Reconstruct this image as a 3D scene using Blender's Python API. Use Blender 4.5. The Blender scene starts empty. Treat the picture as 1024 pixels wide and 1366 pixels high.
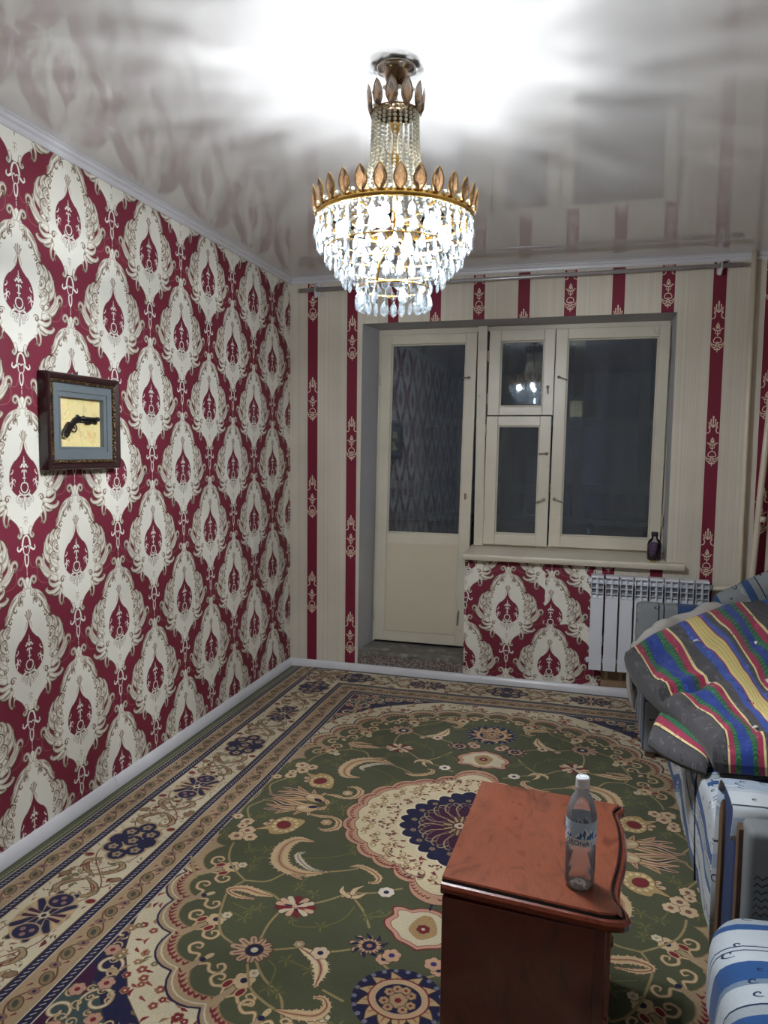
import bpy, bmesh, math, random
import numpy as np
from mathutils import Vector, Matrix
SC = bpy.context.scene
# ------------------------------------------------------------------ camera
FOC, CYAW, CPIT, CROL = 981.906, -0.2737, -0.0839, 0.0114     # pixels of a 1024 x 1366 frame, radians
cam = bpy.data.cameras.new('camera'); camo = bpy.data.objects.new('camera', cam); SC.collection.objects.link(camo)
fw = Vector((math.sin(CYAW)*math.cos(CPIT), math.cos(CYAW)*math.cos(CPIT), math.sin(CPIT)))
rt = Vector((math.cos(CYAW), -math.sin(CYAW), 0)); up = rt.cross(fw)
r2 = rt*math.cos(CROL)+up*math.sin(CROL); u2 = up*math.cos(CROL)-rt*math.sin(CROL)
camo.matrix_world = Matrix(((r2.x, u2.x, -fw.x, 1.9275), (r2.y, u2.y, -fw.y, -4.5512), (r2.z, u2.z, -fw.z, 1.4625), (0, 0, 0, 1)))
cam.sensor_fit = 'HORIZONTAL'; cam.sensor_width = 36; cam.lens = FOC/1024*36; cam.clip_start = .05; cam.clip_end = 60
SC.camera = camo
# ------------------------------------------------------------------ world: a night sky outside
w = bpy.data.worlds.new('night_sky'); SC.world = w; w.use_nodes = True
w.node_tree.nodes['Background'].inputs[0].default_value = (.010, .014, .026, 1); w.node_tree.nodes['Background'].inputs[1].default_value = 1.1
# ------------------------------------------------------------------ lamps: the chandelier bulbs are emitters (built below); the hall behind has its own lamp
BULB = 2150.0
HALL = 60.0
def area(name, loc, rot, sx, sy, power, col):
    l = bpy.data.lights.new(name, 'AREA'); l.shape = 'RECTANGLE'; l.size = sx; l.size_y = sy; l.energy = power; l.color = col
    o = bpy.data.objects.new(name, l); o.location = loc; o.rotation_euler = rot; SC.collection.objects.link(o); return o
area('hall_ceiling_lamp', (1.35, -6.95, 2.5), (0, 0, 0), .7, .7, HALL, (1, .93, .82))
SC.view_settings.view_transform = 'Standard'; SC.view_settings.look = 'None'
SC.view_settings.gamma = 1; SC.view_settings.use_curve_mapping = False
SC.view_settings.exposure = 0.0
cy = SC.cycles
cy.max_bounces = 10; cy.diffuse_bounces = 5; cy.glossy_bounces = 5; cy.transmission_bounces = 8; cy.transparent_max_bounces = 40
cy.use_denoising = True; cy.caustics_refractive = False; cy.caustics_reflective = False; cy.sample_clamp_indirect = 6; cy.blur_glossy = .5
# ------------------------------------------------------------------ helpers
def lin(c): return tuple(((x/255)/12.92 if x/255 <= .04045 else ((x/255+.055)/1.055)**2.4) for x in c)
def link(o, parent=None):
    SC.collection.objects.link(o)
    if parent is not None: o.parent = parent
    return o
def tag(o, label=None, cat=None, group=None, kind=None):
    for k, v in (('label', label), ('category', cat), ('group', group), ('kind', kind)):
        if v: o[k] = v
    return o
def empty(name, loc=(0, 0, 0), rot=(0, 0, 0)):
    o = bpy.data.objects.new(name, None); o.location = loc; o.rotation_euler = rot; o.empty_display_size = .1; SC.collection.objects.link(o); return o
class MB:
    def __init__(s): s.v = []; s.f = []; s.m = []; s.sm = []; s.uv = {}
    def add(s, vs, fs, m=0, smooth=False):
        n = len(s.v); s.v += [tuple(map(float, p)) for p in vs]
        for f in fs: s.f.append(tuple(i+n for i in f)); s.m.append(m); s.sm.append(smooth)
        return n
    def box(s, x0, y0, z0, x1, y1, z1, m=0):
        s.add([(x0,y0,z0),(x1,y0,z0),(x1,y1,z0),(x0,y1,z0),(x0,y0,z1),(x1,y0,z1),(x1,y1,z1),(x0,y1,z1)], [(0,3,2,1),(4,5,6,7),(0,1,5,4),(1,2,6,5),(2,3,7,6),(3,0,4,7)], m)
    def tube(s, pts, r, n=10, m=0, cap=True, smooth=True):
        pts = [Vector(p) for p in pts]; rs = r if hasattr(r, '__len__') else [r]*len(pts); vs = []; fs = []
        ref = None
        for i, p in enumerate(pts):
            d = (pts[min(i+1, len(pts)-1)]-pts[max(i-1, 0)]).normalized()
            if ref is None: ref = Vector((0, 0, 1)) if abs(d.z) < .9 else Vector((1, 0, 0))
            a = d.cross(ref).normalized(); b = a.cross(d).normalized(); ref = b
            for k in range(n): t = 2*math.pi*k/n; vs.append(p+(a*math.cos(t)+b*math.sin(t))*rs[i])
        for i in range(len(pts)-1):
            for k in range(n): fs.append((i*n+k, i*n+(k+1) % n, (i+1)*n+(k+1) % n, (i+1)*n+k))
        if cap: fs.append(tuple(range(n-1, -1, -1))); fs.append(tuple((len(pts)-1)*n+k for k in range(n)))
        s.add(vs, fs, m, smooth)
    def lathe(s, prof, c=(0, 0, 0), n=24, m=0, smooth=True, ph=0, sx=1, sy=1):
        vs = [(c[0]+r*sx*math.cos(2*math.pi*k/n+ph), c[1]+r*sy*math.sin(2*math.pi*k/n+ph), c[2]+z) for r, z in prof for k in range(n)]
        fs = [(i*n+k, i*n+(k+1) % n, (i+1)*n+(k+1) % n, (i+1)*n+k) for i in range(len(prof)-1) for k in range(n)]
        s.add(vs, fs, m, smooth)
    def prism(s, poly, fn, d0, d1, m=0):   # poly in 2D, fn(a, b, depth) -> xyz
        n = len(poly); s.add([fn(a, b, d0) for a, b in poly]+[fn(a, b, d1) for a, b in poly], [tuple(range(n)), tuple(range(2*n-1, n-1, -1))]+[(i, i+n, (i+1) % n+n, (i+1) % n) for i in range(n)], m)
    def grid(s, P, m=0, smooth=True, uv=None, closed=False):
        P = np.asarray(P); R, Cc = P.shape[:2]; n = len(s.v)
        fs = [(i*Cc+j, i*Cc+j+1, (i+1)*Cc+j+1, (i+1)*Cc+j) for i in range(R-1) for j in range(Cc-1)]
        s.add(P.reshape(-1, 3), fs, m, smooth)
        if uv is not None:
            for q, t in enumerate(np.asarray(uv).reshape(-1, 2)): s.uv[n+q] = t
    def mesh(s, name, mats):
        me = bpy.data.meshes.new(name); me.from_pydata(s.v, [], s.f)
        for mt in (mats if isinstance(mats, (list, tuple)) else [mats]): me.materials.append(mt)
        me.polygons.foreach_set('material_index', s.m); me.polygons.foreach_set('use_smooth', s.sm)
        if s.uv:
            l = me.uv_layers.new(name='UVMap')
            for lp in me.loops: l.data[lp.index].uv = s.uv.get(lp.vertex_index, (0, 0))
        me.validate(); me.update()
        bm = bmesh.new(); bm.from_mesh(me); bmesh.ops.recalc_face_normals(bm, faces=bm.faces); bm.to_mesh(me); bm.free()
        return me
    def obj(s, name, mats, parent=None, bevel=0, loc=None, seg=2, angle=40):
        o = bpy.data.objects.new(name, s.mesh(name, mats)); link(o, parent)
        if loc: o.location = loc
        if bevel:
            b = o.modifiers.new('bevel', 'BEVEL'); b.width = bevel; b.segments = seg; b.limit_method = 'ANGLE'; b.angle_limit = math.radians(angle)
            o.data.polygons.foreach_set('use_smooth', [True]*len(o.data.polygons))
            if hasattr(b, 'harden_normals'): b.harden_normals = True
        return o
def copy(o, parent=None, loc=None, rot=None, name=None):
    c = o.copy(); link(c, parent)
    if loc is not None: c.location = loc
    if rot is not None: c.rotation_euler = rot
    return c
# ------------------------------------------------------------------ materials
class NT:
    def __init__(s, name):
        s.m = bpy.data.materials.new(name); s.m.use_nodes = True; s.t = s.m.node_tree; s.p = s.t.nodes['Principled BSDF']; s.out = s.t.nodes['Material Output']
    def n(s, typ, **k):
        nd = s.t.nodes.new('ShaderNode'+typ)
        for a, b in k.items(): setattr(nd, a, b)
        return nd
    def l(s, a, b): s.t.links.new(a, b)
    def val(s, op, a, b=None, c=None):
        nd = s.n('Math', operation=op)
        for i, x in enumerate((a, b, c)):
            if x is None: continue
            if isinstance(x, (int, float)): nd.inputs[i].default_value = x
            else: s.l(x, nd.inputs[i])
        return nd.outputs[0]
    def ramp(s, fac, stops):
        r = s.n('ValToRGB'); e = r.color_ramp.elements
        while len(e) < len(stops): e.new(.5)
        for q, (p, c) in zip(e, stops): q.position = p; q.color = (*c, 1)
        s.l(fac, r.inputs[0]); return r.outputs[0]
    def mix(s, fac, a, b, mode='MIX'):
        nd = s.n('Mix', data_type='RGBA', blend_type=mode)
        for i, x in ((0, fac), (6, a), (7, b)):
            if isinstance(x, (int, float)): nd.inputs[i].default_value = x
            elif isinstance(x, tuple): nd.inputs[i].default_value = (*x, 1)
            else: s.l(x, nd.inputs[i])
        return nd.outputs[2]
    def noise(s, vec, scale, detail=3, dist=0, rough=.55):
        nd = s.n('TexNoise'); nd.inputs['Scale'].default_value = scale; nd.inputs['Detail'].default_value = detail; nd.inputs['Distortion'].default_value = dist; nd.inputs['Roughness'].default_value = rough
        s.l(vec, nd.inputs['Vector']); return nd.outputs['Fac']
    def bump(s, h, strength=.3, dist=.002):
        b = s.n('Bump'); b.inputs['Strength'].default_value = strength; b.inputs['Distance'].default_value = dist; s.l(h, b.inputs['Height']); s.l(b.outputs[0], s.p.inputs['Normal'])
    def scale(s, vec, v):
        nd = s.n('VectorMath', operation='MULTIPLY'); s.l(vec, nd.inputs[0]); nd.inputs[1].default_value = v; return nd.outputs[0]
def mat(name, col, rough=.5, metal=0, var=0, vs=8, bump=0, bs=60, coat=0, spec=None, dirt=None):
    N = NT(name); p = N.p; c = lin(col); p.inputs['Base Color'].default_value = (*c, 1); p.inputs['Roughness'].default_value = rough; p.inputs['Metallic'].default_value = metal
    if coat: p.inputs['Coat Weight'].default_value = coat; p.inputs['Coat Roughness'].default_value = .08
    if spec is not None: p.inputs['Specular IOR Level'].default_value = spec
    tc = N.n('TexCoord').outputs['Object']
    if var:
        f = N.noise(tc, vs, 4); base = N.ramp(f, [(.25, tuple(x*(1-var) for x in c)), (.75, tuple(min(1, x*(1+var)) for x in c))])
        if dirt:
            g = N.noise(tc, dirt[0], 6, 0, .7); base = N.mix(N.ramp(g, [(dirt[1], (0, 0, 0)), (dirt[1]+.12, (1, 1, 1))]), base, lin(dirt[2]))
        N.l(base, p.inputs['Base Color'])
    if bump: N.bump(N.noise(tc, bs, 4), bump, .002)
    return N.m
def make_image(name, arr):
    h, w_ = arr.shape[:2]; im = bpy.data.images.new(name, w_, h); px = np.ones((h, w_, 4), np.float32); px[..., :3] = np.clip(arr, 0, 1)[::-1]
    im.pixels.foreach_set(px.ravel()); im.update(); im.pack(); return im
def tex_mat(name, arr, vec, rough=.6, bump=.25, bd=.001, ext='REPEAT', gain=1., var=.06, extra=None, spec=.3, sheen=0):
    """vec(N, xyz sockets, texcoord node) -> (u socket, v socket)"""
    N = NT(name); tc = N.n('TexCoord'); sp = N.n('SeparateXYZ'); N.l(tc.outputs['Object'], sp.inputs[0])
    u, v = vec(N, sp.outputs, tc); cb = N.n('CombineXYZ'); N.l(u, cb.inputs[0]); N.l(v, cb.inputs[1])
    it = N.n('TexImage', interpolation='Linear', extension=ext); it.image = make_image(name, arr); N.l(cb.outputs[0], it.inputs[0])
    col = it.outputs[0]
    f = N.noise(tc.outputs['Object'], 3.5, 3); col = N.mix(1., col, N.ramp(f, [(.3, (gain*(1-var),)*3), (.7, (gain*(1+var),)*3)]), 'MULTIPLY')
    N.l(col, N.p.inputs['Base Color']); N.p.inputs['Roughness'].default_value = rough; N.p.inputs['Specular IOR Level'].default_value = spec
    if sheen: N.p.inputs['Sheen Weight'].default_value = sheen
    bw = N.n('RGBToBW'); N.l(it.outputs[0], bw.inputs[0]); h = bw.outputs[0]
    if extra: h = extra(N, tc, h)
    N.bump(h, bump, bd); return N
white_gloss = mat('painted_white', (198, 198, 202), .32, var=.05, bump=.08, bs=25)
cream_paint = mat('old_cream_paint', (202, 195, 177), .34, var=.07, vs=5, bump=.3, bs=34, dirt=(12, .64, (150, 138, 118)))
cream_paint2 = mat('cream_panel_paint', (196, 187, 165), .4, var=.05, vs=3, bump=.08, bs=30)
plaster = mat('reveal_plaster', (166, 166, 170), .6, var=.06, vs=4, bump=.15, bs=18)
grime = mat('worn_threshold', (104, 100, 94), .7, var=.4, vs=9, bump=.4, bs=30, dirt=(8, .52, (150, 148, 140)))
chrome = mat('chrome', (200, 196, 188), .14, 1)
bronze = mat('smoked_bronze', (118, 96, 74), .18, 1)
gold = mat('polished_gold', (212, 170, 92), .2, 1)
pipe_cream = mat('cream_pipe_paint', (196, 186, 166), .35, var=.05)
rod_metal = mat('galvanised_rod', (176, 174, 176), .35, .6, var=.08, vs=40)
rad_white = mat('radiator_enamel', (204, 207, 214), .3)
rad_grey = mat('grill_recess_shade', (112, 116, 126), .4)
dark_gap = mat('dark_gap', (30, 27, 25), .9)
socket_white = mat('socket_plastic', (214, 212, 206), .35)
# ------------------------------------------------------------------ pattern painter (numpy): wallpaper, rug and fabric prints
class Ras:
    """tiny anti-aliased painter; units are millimetres, y down"""
    def __init__(s,w,h,k,bg=None,x0=0,y0=0):
        s.k=k; s.W=int(round(w*k)); s.H=int(round(h*k)); s.x0=x0; s.y0=y0
        s.c=np.zeros((s.H,s.W,3),np.float32); s.a=np.zeros((s.H,s.W),np.float32)
        if bg is not None: s.c[:]=bg; s.a[:]=1
    def put(s,sl,al,col):
        b=s.c[sl]; A=s.a[sl]; col=np.array(col,np.float32)
        na=al+A*(1-al); n=np.maximum(na,1e-6)
        b[:]=(col*al[...,None]+b*(A*(1-al))[...,None])/n[...,None]; A[:]=na
    def box(s,x0,y0,x1,y1):
        i0=max(0,int((x0-s.x0)*s.k)-2); i1=min(s.W,int((x1-s.x0)*s.k)+3)
        j0=max(0,int((y0-s.y0)*s.k)-2); j1=min(s.H,int((y1-s.y0)*s.k)+3)
        if i1<=i0 or j1<=j0: return None
        X=(np.arange(i0,i1,dtype=np.float32)+.5)/s.k+s.x0; Y=(np.arange(j0,j1,dtype=np.float32)+.5)/s.k+s.y0
        return (slice(j0,j1),slice(i0,i1)),X[None,:],Y[:,None]
    def stroke(s,p,w,col,cr=True,n=5):
        p=np.array(p,np.float32); w=np.array(w if hasattr(w,'__len__') else [w,w],np.float32)/2
        if cr and len(p)>2: p=smooth(p,n)
        t=np.linspace(0,1,len(p)); r=np.interp(t,np.linspace(0,1,len(w)),w)
        m=r.max()+1; b=s.box(p[:,0].min()-m,p[:,1].min()-m,p[:,0].max()+m,p[:,1].max()+m)
        if b is None: return
        sl,X,Y=b; best=np.full((Y.shape[0],X.shape[1]),1e9,np.float32)
        for i in range(len(p)-1):
            ax,ay=p[i]; dx,dy=p[i+1]-p[i]; L=dx*dx+dy*dy+1e-9
            q=np.clip(((X-ax)*dx+(Y-ay)*dy)/L,0,1)
            d=np.sqrt((X-ax-q*dx)**2+(Y-ay-q*dy)**2)-(r[i]+(r[i+1]-r[i])*q)
            np.minimum(best,d,out=best)
        s.put(sl,np.clip(.5-best*s.k,0,1),col)
    def poly(s,p,col,cr=False,n=5,out=None,ow=1):
        p=np.array(p,np.float32)
        if cr: p=smooth(p,n,True)
        if out is not None: s.stroke(np.vstack([p,p[:1]]),ow*2,out,cr=False)
        b=s.box(p[:,0].min(),p[:,1].min(),p[:,0].max(),p[:,1].max())
        if b is None: return
        sl,X,Y=b; acc=np.zeros((Y.shape[0],X.shape[1]),np.float32)
        q=np.roll(p,-1,0)
        for oy in (-.25,.25):
            YY=Y+oy/s.k; cov=np.zeros_like(acc)
            for (ax,ay),(bx,by) in zip(p,q):
                if ay==by: continue
                m=((ay<=YY)&(by>YY))|((by<=YY)&(ay>YY)); 
                if not m.any(): continue
                xi=ax+(YY-ay)*(bx-ax)/(by-ay)
                rows=m[:,0]; sg=1 if by>ay else -1
                cov[rows]+=sg*np.clip((X-xi[rows])*s.k+.5,0,1)
            acc+=np.clip(np.abs(cov),0,1)/2
        s.put(sl,acc,col)
    def disc(s,x,y,r,col): s.stroke([(x,y),(x+.01,y)],2*r,col,cr=False)
    def ell(s,x,y,a,b,ang,col,out=None,ow=1):
        t=np.linspace(0,2*np.pi,18,endpoint=False); ca,sa=math.cos(ang),math.sin(ang)
        s.poly(np.c_[x+a*np.cos(t)*ca-b*np.sin(t)*sa, y+a*np.cos(t)*sa+b*np.sin(t)*ca],col,out=out,ow=ow)
def smooth(p,n=5,closed=False):
    p=np.asarray(p,np.float32)
    if closed: q=np.vstack([p[-1:],p,p[:2]])
    else: q=np.vstack([2*p[:1]-p[1:2],p,2*p[-1:]-p[-2:-1]])
    o=[]; t=(np.arange(n)/n)[:,None]
    for i in range(len(q)-3):
        a,b,c,d=q[i:i+4]
        o.append(.5*((2*b)+(c-a)*t+(2*a-5*b+4*c-d)*t*t+(3*b-a-3*c+d)*t**3))
    o=np.vstack(o)
    return o if closed else np.vstack([o,p[-1:]])
def spiral(x,y,r,a0,turns,sgn=1,r1=.15,n=18):
    t=np.linspace(0,1,n); r_=r*(1-(1-r1)*t); a=a0+sgn*turns*2*np.pi*t
    return np.c_[x+r_*np.cos(a),y+r_*np.sin(a)]
def C(*v): return tuple(c/255 for c in v)
MAR=C(112,36,54); CR=C(218,216,204); RIM=C(190,178,164); DK=C(78,52,44); TP=C(150,132,112)
def damask_half(k):
    R=Ras(263,640,k,y0=-20)
    def W(p):
        p=np.array(p,float); p[:,0]*=np.interp(p[:,1],[20,55,110,200],[1,.8,.82,1]); return p
    body=[(0,0),(10,10),(17,30),(32,48),(58,64),(84,86),(100,112),(108,146),(118,172),(138,190),(152,215),(157,245),(154,272),(148,300),(134,330),(112,352),(100,372),(93,400),(80,422),(60,436),(42,452),(28,474),(14,487),(0,489)]
    body=W(body).tolist()
    hole=[(0,160),(6,188),(22,212),(48,234),(64,260),(69,295),(60,325),(40,345),(18,356),(0,358)]
    # pearl chains
    def pearls(p,st=4.2):
        p=smooth(p,14); d=np.r_[0,np.cumsum(np.hypot(*np.diff(p,axis=0).T))]
        for u in np.arange(0,d[-1],st): R.disc(np.interp(u,d,p[:,0]),np.interp(u,d,p[:,1]),1.25,C(176,130,122))
    pearls([(212,292),(213,322),(196,350),(150,360)])
    pearls([(214,292),(236,290),(250,262),(252,232)])
    L=[]  # leaves: (points, width) ; first = far layer
    def leaf(pts,w,vein=True): L.append((W(pts),w,vein))
    # top volute and shoulders
    leaf([(10,40),(16,18),(26,5),(38,8),(41,20),(32,27),(27,19)],[15,14,12,11,9,6])
    leaf([(30,60),(64,72),(92,96),(106,130),(118,152),(121,136)],[26,28,26,22,12,2])
    leaf([(20,66),(40,60),(50,74),(44,88),(32,84)],[9,12,12,9,6])
    # side acanthus (outer lobes, flame-like)
    leaf([(112,230),(136,210),(142,186),(132,168),(118,170)],[22,22,17,12,5])
    leaf([(120,260),(152,240),(164,212),(158,186),(150,176)],[24,24,19,12,2])
    leaf([(118,290),(150,275),(172,250),(172,222),(176,210)],[26,26,19,11,2])
    leaf([(110,200),(120,184),(112,168),(98,170),(100,182)],[16,16,13,11,7])
    leaf([(104,250),(122,238),(126,220),(114,210),(106,220)],[16,17,15,11,6])
    leaf([(108,310),(134,288),(140,264),(126,252),(118,262)],[18,19,16,12,6])
    leaf([(120,340),(160,318),(182,288),(180,262),(186,250)],[24,26,20,12,2])
    leaf([(118,350),(160,332),(186,300),(192,272),(206,262),(216,272),(214,290)],[24,24,20,16,13,10,4])
    leaf([(140,345),(172,326),(192,302),(204,286),(206,296)],[16,16,13,9,3])
    # lower fans
    leaf([(96,372),(130,376),(152,362),(152,342),(143,338)],[20,18,13,10,5])
    leaf([(98,386),(130,400),(156,398),(170,386),(164,380)],[16,18,16,13,4])
    leaf([(92,400),(112,412),(132,412),(138,404)],[12,12,8,2])
    leaf([(88,396),(98,420),(98,442),(90,454),(85,447)],[14,13,10,8,4])
    leaf([(76,424),(80,440),(76,452)],[9,7,3])
    leaf([(24,468),(20,486),(28,500),(38,494),(34,486)],[15,13,12,10,5])
    def draw(pts,w,vein):
        w=np.array(w,float); p=np.array(pts,float)
        R.stroke(p+(.6,1.4),w+3.6,DK); 
    for l in L: draw(*l)
    R.poly(np.array(smooth(body,4))+(1,1.6),DK); 
    R.poly(smooth(body,4),RIM)
    for pts,w,v in L: R.stroke(np.array(pts,float),np.array(w,float)+1.6,RIM)
    B=np.array(smooth(body,4)); ins=B.copy(); ins[:,0]=np.maximum(ins[:,0]-3,0); R.poly(ins,CR)
    for pts,w,v in L:
        p=np.array(pts,float); w=np.array(w,float)
        R.stroke(p,w+1.2,C(132,112,94)); R.stroke(p,w-1.4,C(200,193,178)); R.stroke(p+(-1.2,-1.6),np.maximum(w*.62-1.4,1),CR)
        if v:
            q=smooth(p,5); d=np.gradient(q,axis=0); nrm=np.c_[-d[:,1],d[:,0]]/np.hypot(d[:,0],d[:,1])[:,None]
            wi=np.interp(np.linspace(0,1,len(q)),np.linspace(0,1,len(w)),w)
            for f,lw,c in ((.26,2.6,C(142,126,108)),(-.10,2.0,C(150,134,116)),(-.30,1.4,C(120,98,82))):
                o=q+nrm*(wi*f)[:,None]; m=int(len(o)*.12); R.stroke(o[m:],[.4,lw,.8],c,cr=False)
            R.stroke((q+nrm*(wi*.47)[:,None]),[.4,2.8,2.4,1.8],DK,cr=False)
    # body scroll work
    for x,y,r,a,t,sg in [(46,96,15,2.4,.9,1),(70,112,16,-1.9,.9,1),(92,150,14,-2.6,1,1),(96,196,11,-2,.95,1),(104,236,11,-2.2,.9,1),(100,276,11,-2.0,.95,1),(112,318,11,-2.3,.95,1),(140,300,9,-1.6,.8,1),(80,360,15,3.4,1.15,1),(90,388,8,0,.8,-1)]:
        x=W([(x,y)])[0,0]; R.stroke(spiral(x+1,y+1.2,r,a,t,sg),[1,6,5,3],C(160,146,128)); R.stroke(spiral(x,y,r,a,t,sg),[.6,2.6,2.2,1.6],DK); R.stroke(spiral(x+2,y+2,r*.62,a,t*.8,sg),[.4,1.6,1.2,1],C(110,88,74))
    for (x,y,dx,dy) in [(52,66,26,22),(60,74,24,26),(34,76,8,26),(100,120,8,24),(92,124,10,22),(128,196,10,26),(146,226,4,28),(138,250,-10,26),(152,262,-14,26),(160,300,-22,22),(150,310,-24,20)]:
        R.stroke([(x,y),(x+dx*.5+3,y+dy*.45),(x+dx,y+dy)],[.6,4,.8],C(156,142,124)); R.stroke([(x+4,y+2),(x+dx*.5+8,y+dy*.5),(x+dx+5,y+dy)],[.3,1.6,.3],C(110,88,74)); R.stroke([(x-3,y+1),(x+dx*.5,y+dy*.5),(x+dx-3,y+dy)],[.3,1.2,.3],DK)
    # hole
    hp=smooth(hole,5); R.stroke(hp,5.5,RIM,cr=False); R.stroke(hp+np.array([-.6,0]),3,C(228,220,204),cr=False); R.poly(hp,MAR); R.stroke(hp,[1.4,1.4],DK,cr=False)
    for (x,y,dx) in [(26,218,6),(48,268,-12),(52,300,-14)]:
        R.stroke([(x+14,y+6),(x+6,y-1),(x+4,y-8),(x+9,y-9)],[5,4,3,1],CR)
    R.stroke([(60,322),(56,302),(48,292),(42,298),(45,304)],[5,5,4,3,1.5],CR); R.stroke([(56,304),(50,308),(44,316)],[4,3,1],CR); R.stroke([(54,298),(58,288),(54,284)],[4,3,1],CR)
    # palmette over the hole
    for dx,y1 in ((0,122),(9,126),(16,136)): R.stroke([(2,168),(dx*.7,145),(dx,y1)],[2,5,7],RIM); R.stroke([(2,168),(dx*.7,145),(dx,y1)],[.5,1,2.4],DK)
    R.stroke([(2,160),(10,168),(16,186),(12,192)],[5,5,4,3],RIM)
    # fleur in the hole
    def el(p,w,c=CR):
        R.stroke(p,[x+2.2 for x in (w if hasattr(w,'__len__') else [w,w])],DK); R.stroke(p,w,c)
    el([(0,212),(0,246)],[2,9]); el([(0,250),(9,240),(14,250),(20,246)],[7,6,5,2]); el([(0,262),(8,262),(12,268)],[8,6,3])
    el([(0,232),(6,230)],[5,2]); el([(0,262),(0,306)],[7,4]); el([(0,290),(7,288)],[5,4])
    el([(0,304),(12,308),(17,322),(10,336),(0,340)],[5,5,5,5,5]); R.disc(0,322,5.5,DK)
    el([(0,352),(16,346),(30,352),(38,366),(30,372),(26,364)],[8,9,8,7,6,4]); el([(0,356),(12,366),(20,382),(14,388)],[8,8,7,4]); el([(0,350),(0,398)],[12,3]); el([(0,352),(22,340),(24,330)],[5,5,2])
    R.stroke([(6,360),(14,372),(18,380)],1.2,DK); R.stroke([(0,372),(0,404)],[1,1],DK)
    # small mark in the funnel
    for p in ([(0,430),(6,426),(9,434)],[(0,440),(7,442),(8,450)],[(0,426),(0,458)]): R.stroke(p,[1.8,1.4],TP)
    # hanging finial and chain
    el([(0,492),(10,498),(16,512),(19,528)],[6,7,8,8]); el([(12,532),(22,538),(34,546),(42,540),(40,530)],[8,9,7,6,4]); el([(0,536),(6,530),(12,534)],[4,4,4])
    el([(14,536),(13,552),(5,562)],[4,4,4]); el([(0,560),(7,566),(8,582),(5,598),(0,604)],[4,5,5,6,7]); R.stroke([(0,572),(0,590)],[3,5],MAR)
    for y in list(np.arange(608,620,6))+[-18,-12,-6]: R.ell(0,y,1.8,3,0,CR)
    return R
def damask(k=2):
    R=damask_half(k*2); H=R.H; W=R.W
    A=np.concatenate([R.c,R.a[...,None]],2)
    A=np.roll(A,-int(20*R.k),0); Bm=np.roll(A[:,::-1],H//2,0)
    out=np.empty((H,W,3),np.float32); out[:]=MAR
    for M in (A,Bm):
        out=out*(1-M[...,3:])+M[...,:3]*M[...,3:]
    full=np.concatenate([out,out[:,::-1]],1)
    H2,W2=full.shape[0]//2*2,full.shape[1]//2*2; full=full[:H2,:W2]
    return full.reshape(H2//2,2,W2//2,2,3).mean((1,3))
GR=C(82,86,62); CM=C(208,196,166); TN=C(172,148,116); NV=C(32,32,66); RD=C(118,34,42); BR=C(84,62,46); TL=C(62,78,78); PK=C(186,146,124); OL=C(118,112,66); PU=C(62,24,58)
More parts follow.
